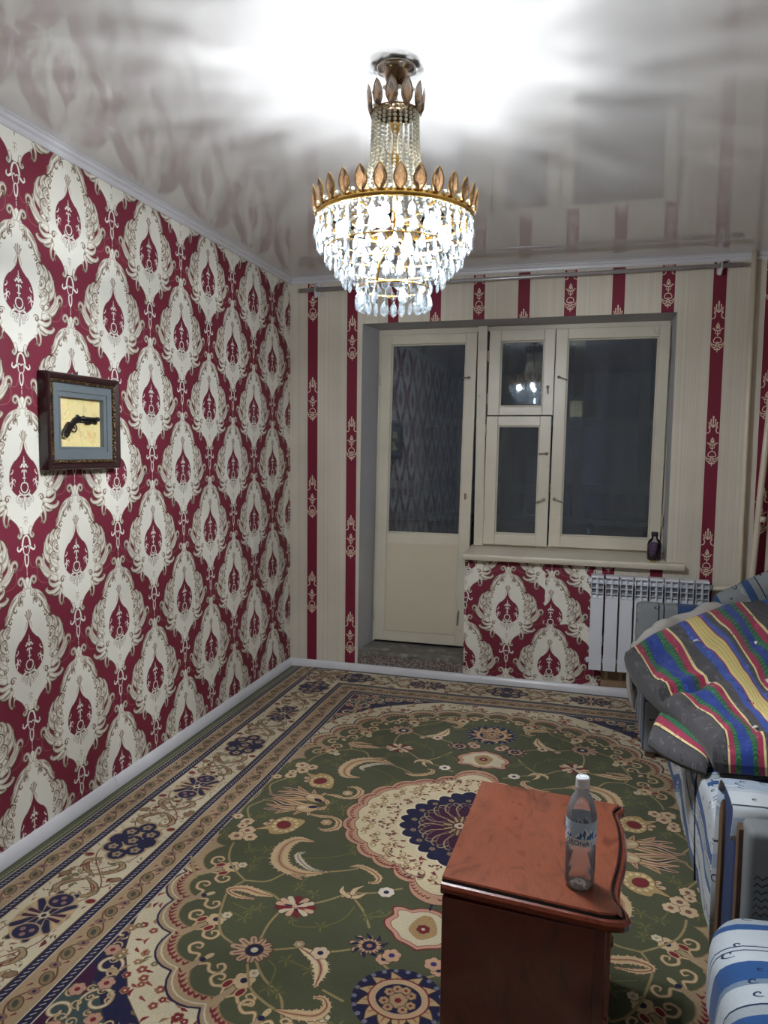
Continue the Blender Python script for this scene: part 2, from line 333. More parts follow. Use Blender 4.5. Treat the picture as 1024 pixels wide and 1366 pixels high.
def rug(k=1.0):
    rs=np.random.RandomState(3)
    R=Ras(1500,2000,k,bg=GR)
    def rect(i,col): R.poly([(-5,-5),(i,-5),(i,i+500),(-5,i+500)],col)
    rect(1428,C(196,186,160)); 
    for d,c in ((1425,GR),(1412,CM),(1408,NV),(1378,CM),(1374,TN),(1300,CM),(1296,NV),(1266,BR),(1263,CM),(1034,BR),(1030,NV),(1000,CM),(997,TN),(910,CM),(906,NV),(874,CM),(869,NV)): rect(d,c)
    def along(i,step,fn,off=0):
        v=off
        while v<i+500-2: fn(i,v,0); v+=step
        u=off
        while u<i-2: fn(u,i+500,1); u+=step
    # dotted navy lines
    def dash(u,v,h): 
        a=(u-5,v-5) if not h else (u-5,v-5); b=(u+5,v+5) if not h else (u+5,v+5)
        R.stroke([a,b],3.4,CM)
    for i in (1393,1281,1015,890): along(i,17,dash,8)
    along(1431,12,lambda u,v,h: R.stroke([(u-6,v),(u+8,v)] if not h else [(u,v-6),(u,v+8)],4,C(120,122,92)),4)
    # tan guards: wavy vine with heart leaves
    for i,w in ((1337,70),(953,78)):
        n=0
        for h in (0,1):
            L=i+500 if not h else i; t=0; P=100
            def M(a,b): return (i+b,a) if not h else (a,i+500+b)
            R.stroke([M(a,w*.36*math.sin(a*2*math.pi/P/2)) for a in np.arange(0,L+10,10)],5,C(108,70,48),cr=False)
            for a in np.arange(0,L,P):
                s=1 if n%2 else -1; n+=1
                q=M(a+50,s*-6)
                an=.5 if not h else 1.1
                R.ell(q[0],q[1],17,25,an if not h else an+.4,C(136,116,84),out=BR,ow=3); R.ell(q[0]+2,q[1],8,14,an,C(74,74,62))
                q=M(a,s*8); R.ell(q[0],q[1],15,11,.3,C(140,104,92),out=C(120,90,66),ow=2); R.disc(q[0],q[1],5,NV)
                for z in (-22,22): q=M(a+50+z*1.3,s*18); R.stroke([q,(q[0]+8,q[1]+10)],[7,2],RD)
    # main border
    def star(u,v,h):
        def T(x,y): return (u+x,v+y) if not h else (u+y,v+x)
        R.ell(u,v,86 if not h else 118,118 if not h else 86,0,C(196,170,130))
        for sx in (-1,1):
            for a,b in (((24,26),(62,62)),((14,52),(30,112))):
                for sy in (-1,1):
                    p0=T(sx*10,sy*8); p1=T(sx*a[0],sy*a[1]); p2=T(sx*b[0],sy*b[1])
                    R.stroke([p0,p1,p2],[10,40,30],TN); R.stroke([p0,p1,p2],[6,28,20],NV)
            for yy in (-1,1):
                R.stroke([T(sx*14,yy*8),T(sx*66,yy*14),T(sx*78,yy*28)],[8,24,4],TN); R.stroke([T(sx*22,yy*8),T(sx*62,yy*14)],[8,14],PU)
        for sy in (-1,1):
            R.ell(*T(0,sy*78),*( (40,34) if not h else (34,40)),0,NV,out=TN,ow=7); 
            for q in ((-16,70),(16,70),(0,92)): R.ell(*T(q[0],sy*q[1]),9,9,0,C(150,112,104))
        R.disc(u,v,16,CM); R.disc(u,v,8,NV)
    def quat(u,v,h):
        pts=[(-46,-44),(46,-44),(-50,44),(50,44),(0,-78),(0,78),(0,0),(-64,0),(64,0)]
        pts=[(x*.92,y*1.22) for x,y in pts]
        T=(lambda x,y:(u+x,v+y)) if not h else (lambda x,y:(u+y,v+x))
        for q in pts: R.disc(*T(*q),42,C(178,150,112))
        for q in pts: R.disc(*T(*q),33,NV)
        for q in pts[:7]:
            x,y=T(*q); 
            for a in range(5): R.disc(x+12*math.cos(a*1.257),y+12*math.sin(a*1.257),7.5,C(162,142,112))
            R.disc(x,y,4,RD)
    def vines(i,h,L):
        T=(lambda a,b:(i+b,a)) if not h else (lambda a,b:(a,i+500+b))
        Pd=940
        for s in (-1,1):
            R.stroke([T(a,s*78*math.sin((a)/Pd*4*math.pi+.6)) for a in np.arange(0,L,14)],3.6,C(110,42,44),cr=False)
        def lf(a,b,dx,dy,c,w=16):
            R.stroke([T(a,b),T(a+dx*.5-dy*.15,b+dy*.5+dx*.15),T(a+dx,b+dy)],[4,w+5,3],BR); R.stroke([T(a,b),T(a+dx*.5-dy*.15,b+dy*.5+dx*.15),T(a+dx,b+dy)],[2,w,2],c)
        for a0 in np.arange(235,L+200,470):
            for sg in (-1,1):
                for s in (-1,1):
                    R.stroke([T(a0+sg*6,-s*10),T(a0+sg*40,s*46),T(a0+sg*78,s*70),T(a0+sg*104,s*44),T(a0+sg*84,s*22)],[6,24,28,16,6],BR)
                    R.stroke([T(a0+sg*6,-s*10),T(a0+sg*40,s*46),T(a0+sg*78,s*70),T(a0+sg*104,s*44),T(a0+sg*84,s*22)],[2,16,20,10,3],C(164,146,108))
                    R.stroke([T(a0+sg*20,s*14),T(a0+sg*52,s*56),T(a0+sg*90,s*58)],[1,5,2],RD)
            for _ in range(17):
                a=a0+rs.uniform(-125,125); b=rs.uniform(-98,98); r=rs.uniform(0,6.28); c=[C(158,144,104),C(148,120,88),RD,C(170,150,114),C(120,116,78)][rs.randint(5)]
                lf(a,b,30*math.cos(r),30*math.sin(r),c,rs.uniform(9,16))
            for s in (-1,1):
                R.ell(*T(a0+s*8,s*94),18,12,.6,C(140,110,84),out=BR,ow=3); R.ell(*T(a0-s*118,s*92),15,11,.2,RD,out=TN,ow=4)
                R.stroke([T(a0+s*60,-s*20),T(a0+s*40,-s*80),T(a0,-s*92)],[2,3,2],C(104,40,44))
    vines(1148,0,1760); vines(1148,1,1200)
    for v in (0,925): star(1148,v,0)
    for v in (462,1395): quat(1148,v,0)
    star(490,1648,1); quat(0,1648,1); quat(962,1648,1); quat(1148,1648,0) if 0 else None
    for _ in range(900):   # small sprigs thicken the cream border
        h=rs.rand()<.42; a=rs.uniform(0,1740 if not h else 1250); b=rs.uniform(-104,104); x,y=(1148+b,a) if not h else (a,1648+b)
        if any(abs(x-px)<(84 if not hh else 122) and abs(y-py)<(122 if not hh else 84) for px,py,hh in ((1148,0,0),(1148,925,0),(1148,462,0),(1148,1395,0),(490,1648,1),(0,1648,1),(962,1648,1))): continue
        r=rs.uniform(0,6.28); R.stroke([(x,y),(x+9*math.cos(r)+4,y+9*math.sin(r)),(x+17*math.cos(r),y+17*math.sin(r)+3)],[1.5,rs.uniform(3,7),1],[C(140,116,80),C(120,96,70),C(128,50,48),C(122,116,76),C(96,76,58)][rs.randint(5)])
    # ---- spandrel (navy corner with scrolls)
    def clipped(fn):  # paint only inside the field rectangle
        a=R.c[:, :].copy(); fn(); i=int(869*k); j=int(1369*k)
        b=R.c; 
        b[j:]=a[j:]; b[:, i:]=a[:, i:]
    def field():
        for p in ([(869,1369),(869,1090),(800,1130),(720,1215),(640,1290),(560,1369)],): R.poly(p,TL)
        R.poly([(869,1240),(869,1369),(740,1369),(770,1300)],PU)
        R.poly([(869,1150),(800,1180),(830,1090),(869,1060)],PU)
        for x,y,r,a,t,s in [(815,1060,46,2,1.2,1),(760,1180,52,1,1.3,-1),(700,1290,46,4,1.2,1),(600,1330,36,0,1.2,-1),(840,1240,40,2,1.2,1),(800,1330,36,1,1.2,-1),(480,1345,26,3,1.1,1),(858,930,26,2,1,1)]:
            q=spiral(x,y,r,a,t,s,.25); R.stroke(q,[6,14,14,10],C(150,120,84)); R.stroke(q,[3,8,8,5],CM)
        for _ in range(46):
            x=rs.uniform(480,862); y=rs.uniform(980,1362)
            if x/869+y/1369<1.62: continue
            q=spiral(x,y,rs.uniform(12,24),rs.uniform(0,6),1.1,rs.choice([-1,1]),.25); R.stroke(q,[3,8,7,5],C(140,112,80)); R.stroke(q,[2,4,4,3],C(200,176,136))
        for x,y in [(778,1120),(730,1240),(650,1330),(840,1160),(812,1290),(740,1345),(845,1000),(530,1350)]: bloss(x,y,22,PK,RD)
    def bloss(x,y,r,c1,c2,n=6,ol=BR):
        for a in range(n):
            t=a*2*math.pi/n+.4; R.disc(x+r*.62*math.cos(t),y+r*.62*math.sin(t),r*.46+2,ol)
        for a in range(n):
            t=a*2*math.pi/n+.4; R.disc(x+r*.62*math.cos(t),y+r*.62*math.sin(t),r*.46,c1)
        R.disc(x,y,r*.34,c2)
    cus=[(905,395),(850,585),(806,741),(724,888),(634,1032),(487,1131),(345,1198),(190,1238),(60,1262),(-90,1262)]
    cus2=[(850,330),(796,398),(774,560),(740,705),(672,850),(584,985),(452,1078),(325,1140),(185,1180),(62,1202),(-90,1200)]
    def lobes(cs,sag,n=7):
        o=[]
        for (a,b),(c,d) in zip(cs[:-1],cs[1:]):
            dx,dy=c-a,d-b; L=math.hypot(dx,dy); nx,ny=-dy/L,dx/L
            if nx*a+ny*b<0: nx,ny=-nx,-ny
            for t in np.linspace(0,1,n,endpoint=False): 
                h=math.sin(math.pi*t)**.75*sag*L; o.append((a+dx*t+nx*h,b+dy*t+ny*h))
        return o
    def arc():
        R.poly([(0,0),(869,0),(869,760)]+[(872,830),(850,900),(812,985),(755,1060),(690,1150),(600,1225),(500,1290),(400,1340),(330,1369),(0,1369)],CM,out=BR,ow=3)
        R.poly([(0,1369),(330,1369),(180,1369)],CM)
        for _ in range(150):   # little flowers of the cream band
            t=rs.rand()*8; i=int(t); f=t-i; a=cus[i]; b=cus[i+1]; o=rs.uniform(24,150)
            x=a[0]+(b[0]-a[0])*f; y=a[1]+(b[1]-a[1])*f; L=math.hypot(x/900,y/1270); x+=o*x/900/L*1.0; y+=o*y/1270/L*1.0
            if x<-20: continue
            c=[C(150,112,84),C(120,104,72),RD,C(140,70,60)][rs.randint(4)]
            if rs.rand()<.45: bloss(x,y,rs.uniform(9,15),c,CM,5,C(176,150,112))
            else:
                r=rs.uniform(0,6.28); R.stroke([(x,y),(x+14*math.cos(r)+5,y+14*math.sin(r)),(x+24*math.cos(r),y+26*math.sin(r))],[3,10,2],c)
        P=lobes(cus,.26); Q=[(0,0),(905,0)]+P+[(0,1262)]
        R.poly(Q,TN); R.stroke(P,6,NV,cr=False); R.stroke([(x*.985,y*.985) for x,y in P],5,CM,cr=False)
        P3=lobes([(c*.965,d*.965) for c,d in cus],.25,9)
        for i,(x,y) in enumerate(P3):
            R.stroke([(x-8,y-6),(x,y+4),(x+10,y-6)],[3,9,3],RD); R.stroke([(x,y),(x*.985,y*.985)],[6,2],RD)
        P2=lobes(cus2,.3); R.poly([(0,0),(869,0),(869,332)]+P2+[(0,1200)],GR,out=C(150,118,84),ow=4)
        # inner scrolls at each cusp
        for j,(x,y) in enumerate(cus2[1:-1]):
            L=math.hypot(x,y); ix,iy=-x/L,-y/L; tx,ty=-iy,ix
            if j==0:
                continue
            big=(j%2==1)
            R.stroke([(x-ix*30,y-iy*30),(x+ix*(60 if big else 30),y+iy*(60 if big else 30))],[30,14],TN)
            for s in (-1,1):
                g=lambda a,b:(x+ix*a+tx*b*s,y+iy*a+ty*b*s)
                q=[g(4,10),g(26,26),g(12,52),g(26,78),g(50,74),g(56,56),g(42,48),g(36,60)]
                R.stroke(q,[8,13,12,12,12,10,8,5],C(150,118,84)); R.stroke(q,[4,8,8,8,8,6,5,3],C(206,180,140))
            if big:
                bloss(x+ix*76,y+iy*76,30,C(206,180,140),NV); bloss(x+ix*112,y+iy*112,16,CM,TN)
                for s in (-1,1): R.ell(x+ix*40+tx*26*s,y+iy*40+ty*26*s,16,9,math.atan2(iy,ix),RD,out=C(200,170,130),ow=5)
            else: R.ell(x+ix*44,y+iy*44,16,9,math.atan2(iy,ix),C(206,180,140)); R.disc(x+ix*22,y+iy*22,9,NV)
    R.poly([(-5,-5),(869,-5),(869,1369),(-5,1369)],NV)
    clipped(field); clipped(arc)
    # ---- tendrils
    st=lambda p,w=8,c=C(160,140,98): R.stroke(p,w,c)
    for p in ([(780,374),(770,420),(742,480),(692,531),(634,575)],[(634,575),(660,640),(643,716),(618,785),(575,850),(520,880)],[(442,948),(396,1026),(340,1064),(300,1081)],[(382,450),(330,425),(290,400)],[(449,675),(460,760),(454,840)],[(596,607),(520,620),(470,650)],[(278,539),(200,520),(114,470)],[(394,650),(330,600),(280,545)],[(136,769),(200,810),(253,836)],[(110,800),(80,830),(49,852)],[(78,810),(60,780)],[(861,185),(870,90),(858,0)],[(885,496),(840,560),(800,610)],[(635,575),(560,560),(520,500)],[(800,200),(850,110),(817,35)],[(747,262),(700,235)],[(262,552),(200,620),(160,690)],[(330,839),(420,880)],[(444,904),(380,980),(300,1040),(269,1104)],[(202,980),(140,1000)]): st(p)
    fine=[(235,605),(249,672),(301,727),(379,750),(400,720)],[(391,915),(358,943),(344,1017),(315,1025)],[(586,413),(650,450),(640,500)],[(498,400),(400,360),(330,300),(350,260)],[(740,320),(700,400),(640,380)],[(614,700),(540,720),(520,700)],[(610,740),(540,760)],[(436,487),(440,560),(380,580)],[(228,974),(260,920),(340,900)],[(180,1068),(120,1090),(60,1110)],[(640,104),(600,50),(620,10)],[(462,60),(480,0)],[(700,60),(760,0)],[(830,150),(780,180),(760,150)],[(560,0),(530,40)],[(150,600),(180,640),(120,620)],[(820,250),(850,300),(820,340)]
    for p in fine:
        st(p,4.5,OL)
        for q in (p[-1],p[len(p)//2]):
            for a in range(5):
                t=a*1.257+q[0]; R.stroke([(q[0],q[1]),(q[0]+18*math.cos(t)+5,q[1]+18*math.sin(t)),(q[0]+30*math.cos(t),q[1]+30*math.sin(t))],[3,9,2],OL); 
                R.stroke([(q[0],q[1]),(q[0]+28*math.cos(t),q[1]+28*math.sin(t))],[2,5],GR)
    # ---- serrated leaves
    def sleaf(p,w,c=C(206,178,138),mid=C(130,70,56),teeth=12,inner=None):
        q=smooth(p,6); w=np.interp(np.linspace(0,1,len(q)),np.linspace(0,1,len(w)),w); d=np.gradient(q,axis=0); nr=np.c_[-d[:,1],d[:,0]]/np.hypot(d[:,0],d[:,1])[:,None]
        for i in np.linspace(1,len(q)-2,teeth*2).astype(int):
            for s in (-1,1): 
                e=q[i]+nr[i]*s*w[i]*.62+d[i]/np.hypot(*d[i])*6; R.stroke([q[i],e],[w[i]*.45+4,5],BR)
        R.stroke(q,w+4,BR,cr=False)
        for i in np.linspace(1,len(q)-2,teeth*2).astype(int):
            for s in (-1,1): 
                e=q[i]+nr[i]*s*w[i]*.62+d[i]/np.hypot(*d[i])*6; R.stroke([q[i],e],[w[i]*.45,3],c)
        R.stroke(q,w,c,cr=False); R.stroke(q,np.maximum(w*.3,2),inner or C(184,148,112),cr=False); R.stroke(q,[2,3,2],mid,cr=False)
    sleaf([(502,281),(562,285),(590,340),(580,413),(546,461),(487,484),(436,480),(382,450)],[8,40,56,62,54,44,28,5])
    sleaf([(500,355),(522,380),(500,415),(451,450),(400,455)],[4,20,26,18,4],CM,NV,7,C(226,212,184))
    sleaf([(511,632),(560,628),(610,618),(652,628),(658,645),(620,662),(560,662)],[10,34,34,22,14,20,6],C(206,178,138),RD,8)
    sleaf([(451,493),(489,500),(450,520)],[6,14,4])
    sleaf([(326,839),(300,850),(259,872),(235,910),(228,974)],[10,26,40,40,8],c=C(220,198,160),mid=RD,teeth=8); bloss(262,842,26,C(214,190,160),NV); bloss(335,825,16,TN,CM)
    sleaf([(295,1084),(240,1082),(190,1070),(172,1035),(190,1008),(215,1012)],[6,34,34,22,16,8],teeth=7)
    for p in ([(288,560),(262,540),(230,560)],[(262,560),(262,520),(240,490)],[(262,560),(240,552),(215,520)],[(270,560),(300,540),(305,510)]): R.stroke(p,[22,22,4],BR); R.stroke(p,[17,17,2],C(210,184,146))
    sleaf([(318,395),(285,384),(240,400),(205,430),(205,460),(228,468)],[6,20,24,22,14,6],teeth=6)
    sleaf([(592,91),(545,92),(500,84),(460,110),(455,160),(490,190),(520,180)],[6,20,14,26,28,16,4],teeth=7); sleaf([(595,98),(600,60),(560,30),(551,5)],[10,18,18,4],teeth=4)
    bloss(505,130,22,C(190,160,120),CM); bloss(861,185,20,C(206,178,138),TN); 
    # ---- flowers
    def palm(x,y,r,c=C(190,158,124),e=NV,an=0,n=11,core=CM):
        for rr,cc,off in ((1,BR,3),(1,c,0)):
            for a in range(n):
                t=an+a*2*math.pi/n; s=.82+.18*math.cos(t-an); R.stroke([(x,y),(x+r*s*math.cos(t),y+r*s*.86*math.sin(t))],[r*.4,r*.3+off*2],cc)
        for a in range(n):
            t=an+a*2*math.pi/n; R.stroke([(x+r*.45*math.cos(t),y+r*.4*math.sin(t)),(x+r*.9*math.cos(t),y+r*.78*math.sin(t))],[3,5],C(130,76,60))
        R.disc(x,y,r*.42,BR); R.disc(x,y,r*.36,e); R.disc(x,y,r*.17,core)
    palm(450,886,66,C(186,158,130)); palm(660,212,66,C(200,172,138),C(44,40,90))
    # red flower
    for a in range(13):
        t=a*2*math.pi/13; R.stroke([(415,660),(415+58*math.cos(t),660+44*math.sin(t))],[18,24],BR)
    for a in range(13):
        t=a*2*math.pi/13; R.stroke([(415,660),(415+58*math.cos(t),660+44*math.sin(t))],[12,19],[C(206,170,140),RD,CM][a%3])
    for a in range(9):
        t=a*.7; R.stroke([(415+14*math.cos(t),660+14*math.sin(t)),(415+36*math.cos(t),660+28*math.sin(t))],[8,4],[NV,RD,CM][a%3])
    # octopus palmette
    for p in ([(640,50),(700,95),(724,122)],[(640,50),(690,75),(755,95),(783,99)],[(640,40),(720,50),(780,20),(820,30)],[(640,30),(720,10),(800,-5)],[(640,50),(640,80),(649,110)],[(640,60),(720,70),(790,60)]):
        R.stroke(p,[40,30,14],BR); R.stroke(p,[34,24,9],C(200,170,130)); R.stroke(p,[4,10,3],[NV,C(150,100,84)][len(p)%2])
    R.ell(620,45,46,34,.4,C(196,164,124),out=BR,ow=3); R.ell(600,30,20,12,.4,NV); R.ell(640,50,18,9,.4,CM)
    # heart leaf
    R.poly([(747,262),(700,250),(680,275),(634,265),(600,225),(586,150),(625,140),(672,140),(700,175),(705,215)],C(176,150,102),cr=True,out=BR,ow=3)
    for a in range(12): t=a*.52; R.disc(648+44*math.cos(t),200+48*math.sin(t),8,C(214,190,146))
    R.ell(655,200,26,30,.5,RD,out=BR,ow=2)
    for x,y,r in ((771,279,30),(792,326,30),(740,320,26),(802,216,26),(855,188,20),(806,250,20)): bloss(x,y,r,C(208,182,146),C(126,84,70))
    palm(136,769,52,C(200,168,134),NV,0,9,C(170,120,100)); 
    for a in range(9): t=a*.7; R.stroke([(136+40*math.cos(t),769+36*math.sin(t)),(136+60*math.cos(t+.2),769+54*math.sin(t+.2))],[14,3],NV)
    bloss(80,812,22,C(200,160,130),NV); bloss(158,503,26,C(226,214,196),NV,7); bloss(62,790,26,C(200,160,130),C(60,50,110))
    palm(380,0,1,TN) if 0 else None
    # big navy palmette on the axis
    for rr,cc in ((122,NV),(0,0)):
        if not rr: break
        for a in range(22):
            t=a*2*math.pi/22; R.disc(104*math.cos(t)*1.0,955+98*math.sin(t),22,cc); 
        for a in range(44):
            t=a*2*math.pi/44; R.disc(118*math.cos(t),955+112*math.sin(t),7,C(120,120,140) if a%2 else NV)
    for a in range(12):
        t=a*2*math.pi/12+.26; R.stroke([(0,955),(70*math.cos(t),955+66*math.sin(t)),(112*math.cos(t+.14),955+108*math.sin(t+.14))],[40,44,6],BR); R.stroke([(0,955),(70*math.cos(t),955+66*math.sin(t)),(110*math.cos(t+.14),955+106*math.sin(t+.14))],[34,38,3],C(190,160,118)); R.stroke([(60*math.cos(t),955+56*math.sin(t)),(92*math.cos(t),955+88*math.sin(t))],[10,3],C(150,116,80))
    R.poly([(-80,955),(-60,900),(0,876),(60,900),(80,955),(55,1000),(0,1020),(-55,1000)],C(196,164,128),cr=True,out=RD,ow=4); R.poly([(-62,955),(-46,912),(0,894),(46,912),(62,955),(40,990),(0,1002),(-40,990)],NV,cr=True)
    for x,y in ((0,955),(30,930),(36,965),(12,915),(20,985)): bloss(x,y,13 if x else 26,C(176,146,110),RD)
    # cartouche pendant
    cp=[(0,550),(30,556),(58,572),(84,566),(112,575),(104,608),(122,640),(112,668),(86,690),(66,716),(34,728),(0,744)]
    cp=[(-x,y) for x,y in cp[::-1]]+cp
    R.poly(cp,C(196,150,128),cr=True,out=RD,ow=5); R.poly([(x*.84,648+(y-648)*.84) for x,y in cp],CM,cr=True,out=C(150,90,76),ow=3)
    R.poly([(0,585),(30,610),(44,660),(20,690),(0,700),(-20,690),(-44,660)],C(170,140,96),cr=True); bloss(0,650,18,RD,CM)
    R.stroke([(0,520),(0,552)],8,NV)
    # ---- medallion
    ms=[(452,0),(445,60),(412,150),(345,245),(275,325),(200,372),(112,425),(0,521)]
    ms=[(500,-75),(512,75),(470,165),(360,250),(285,330),(205,362),(116,424),(0,521)]
    def L2(cs,sag): return lobes(cs,sag,8)
    mc=[(436,-62),(436,62),(410,160),(340,250),(262,322),(170,362),(98,424),(0,521)]
    P=[(0,0)]+L2(mc,.2)+[(0,521)]; R.poly(P,C(196,154,126),out=BR,ow=3.5)
    for i,(x,y) in enumerate(L2([(a*.955,b*.95) for a,b in mc],.2)): R.stroke([(x-8,y-6),(x,y+3),(x+8,y-4)],[2,7,2],RD)
    P=[(0,0)]+L2([(a*.9,b*.9) for a,b in mc],.17)+[(0,468)]; R.poly(P,C(222,206,170),out=BR,ow=2.5)
    for (x,y) in [(a*.88,b*.88) for a,b in mc[1:-1]]+[((a+c)/2*.82,(b+d)/2*.82) for (a,b),(c,d) in zip(mc[:-1],mc[1:])]:
        for s in (-1,1): R.stroke(spiral(x-12,y+14*s,17,1.5*s,1.1,s),[3,6,4],C(160,132,90))
    for _ in range(110):
        t=rs.uniform(0,1.57); f=rs.uniform(.56,.86); x=440*f*math.cos(t); y=480*f*math.sin(t)
        if x/436+y/620>.98: continue
        r=rs.uniform(0,6.28); c=[C(150,100,76),RD,C(124,106,74),C(70,50,60)][rs.randint(4)]
        R.stroke([(x,y),(x+9*math.cos(r)+4,y+9*math.sin(r)),(x+18*math.cos(r),y+18*math.sin(r))],[3,9,2],c)
    nc=[(213,-28),(213,28),(196,84),(160,135),(118,180),(76,222),(36,262),(-36,262)]
    R.poly([(0,0)]+L2(nc,.42)+[(0,262)],NV,out=C(236,220,184),ow=8)
    for t in np.arange(0,1.7,.393):
        c,s=math.cos(t),math.sin(t); T=lambda a,b:(a*c-b*s,(a*s+b*c)*1.15)
        R.poly([T(40,0),T(90,26),T(150,0),T(90,-26)],PU,cr=True,out=C(150,120,84),ow=3)
        R.stroke([T(60,10),T(110,36),T(150,26),T(160,8),T(146,2)],[4,6,6,5,3],C(176,150,110)); R.stroke([T(60,-10),T(110,-36),T(150,-26),T(160,-8)],[4,6,6,5],C(176,150,110)); bloss(*T(182,0),11,C(150,136,110),RD,5)
    for a in range(12): t=a*.524; R.stroke([(0,0),(62*math.cos(t),70*math.sin(t))],[16,14],BR); R.stroke([(0,0),(60*math.cos(t),68*math.sin(t))],[12,9],C(186,162,118))
    R.disc(0,0,30,PU); bloss(0,0,22,CM,RD)
    # woven speckle, tuft by tuft
    g=np.random.RandomState(5).rand(R.H,R.W,1).astype(np.float32); R.c*=.90+.2*g
    return R.c
def stripe_tile(k=1.6):
    # 539 x 640 mm: two maroon stripes, ornaments half-dropped
    R=Ras(539,640,k*2,bg=C(198,192,178))
    rs=np.random.RandomState(2)
    for x in np.arange(0,539,2.7):
        c=198+rs.uniform(-7,6); c=C(c,c-7,c-22); R.c[:,int(x*R.k):int((x+2.7)*R.k)]=c
    for x0 in (0,269.6):
        for d in (-119,-108,-97,97,108,119,-40,40): 
            xx=(x0+134.8+d)%539; i=int(xx*R.k); R.c[:,i:i+4]=C(180,170,150)
    M=C(112,28,50); G=C(206,190,168)
    for cx,yb in ((67,255+0),(336.6,255+255)):
        i0,i1=int((cx-35)*R.k),int((cx+35)*R.k); R.c[:,i0-5:i0]=C(226,216,198); R.c[:,i1:i1+5]=C(226,216,198); R.c[:,i0:i1]=M
        for oy in (-640,0,640):
            y=yb+oy  # tip of the ornament
            def S(p,w):
                for s in (-1,1): R.stroke([(cx+s*a,y+b) for a,b in p],w,G)
            S([(0,-4),(0,-26)],[3,9]); S([(3,-22),(10,-18),(16,-26),(14,-32)],[7,6,4,2]); S([(3,-40),(16,-30),(26,-36),(32,-50)],[7,6,5,3]); S([(2,-52),(14,-44),(26,-50),(34,-60)],[6,6,5,3]); S([(0,-60),(16,-58),(20,-70),(12,-84),(0,-88)],[6,5,5,5,5])
            S([(0,-96),(0,-120)],[5,5]); S([(0,-104),(10,-108),(12,-118)],[5,4,3]); S([(0,-124),(14,-126),(22,-136),(30,-134)],[7,7,5,2]); S([(0,-140),(6,-150),(0,-166)],[12,7,4]); S([(8,-132),(12,-144)],[4,2]); R.disc(cx,y-74,6,M)
            S([(35,-190),(20,-196),(16,-214),(22,-226),(18,-236)],[4,6,6,5,4]); S([(0,-224),(0,-284)],[4,9]); S([(0,-228),(12,-244),(12,-268)],[4,6,7]); S([(0,-224),(18,-236),(22,-252)],[4,5,6]); S([(17,-226),(24,-220)],[5,3])
    R.c=R.c[:R.H//2*2,:R.W//2*2]; h,w=R.c.shape[:2]
    return R.c.reshape(h//2,2,w//2,2,3).mean((1,3))
def sofa_fabric(k=1.5, worn=False):
    # 600 x 600 mm; bands run along x
    if worn: base,bl,dk=C(126,130,132),C(52,74,112),C(34,38,52)
    else: base,bl,dk=C(176,184,190),C(42,78,128),C(24,38,72)
    R=Ras(600,600,k,bg=base); rs=np.random.RandomState(11)
    y=0
    for h,c in ((60,base),(44,bl),(10,base),(5,dk),(50,C(150,158,164) if not worn else C(112,116,118)),(24,bl),(70,base),(4,dk),(12,base),(4,dk),(40,base),(62,bl),(16,C(108,126,144)),(60,base),(5,dk),(30,C(150,158,164) if not worn else C(120,124,124)),(36,bl),(68,base)):
        R.c[int(y*k):int((y+h)*k)]=c; y+=h
    for _ in range(60):
        x,y=rs.uniform(0,600,2); r=rs.uniform(6,15)
        for ox in (-600,0,600): R.stroke(spiral(x+ox,y,r,rs.randint(6) if ox==-600 else 1,.9,1),[2,4,2],dk)
    for _ in range(26):
        x,y=rs.uniform(0,600,2); 
        for ox in (-600,0,600):
            R.stroke([(x+ox,y),(x+ox+14,y+10),(x+ox+30,y+6),(x+ox+44,y+16)],[2,6,5,1],C(206,212,214) if not worn else C(156,160,160))
    for x in (120,420):
        for i in range(5): R.stroke([(x+i*14,330),(x+7+i*14,342),(x+14+i*14,330)],3,dk); R.stroke([(x+i*14,350),(x+7+i*14,362),(x+14+i*14,350)],3,dk)
    R.c*=.93+.14*rs.rand(R.H,R.W,1).astype(np.float32)
    return R.c
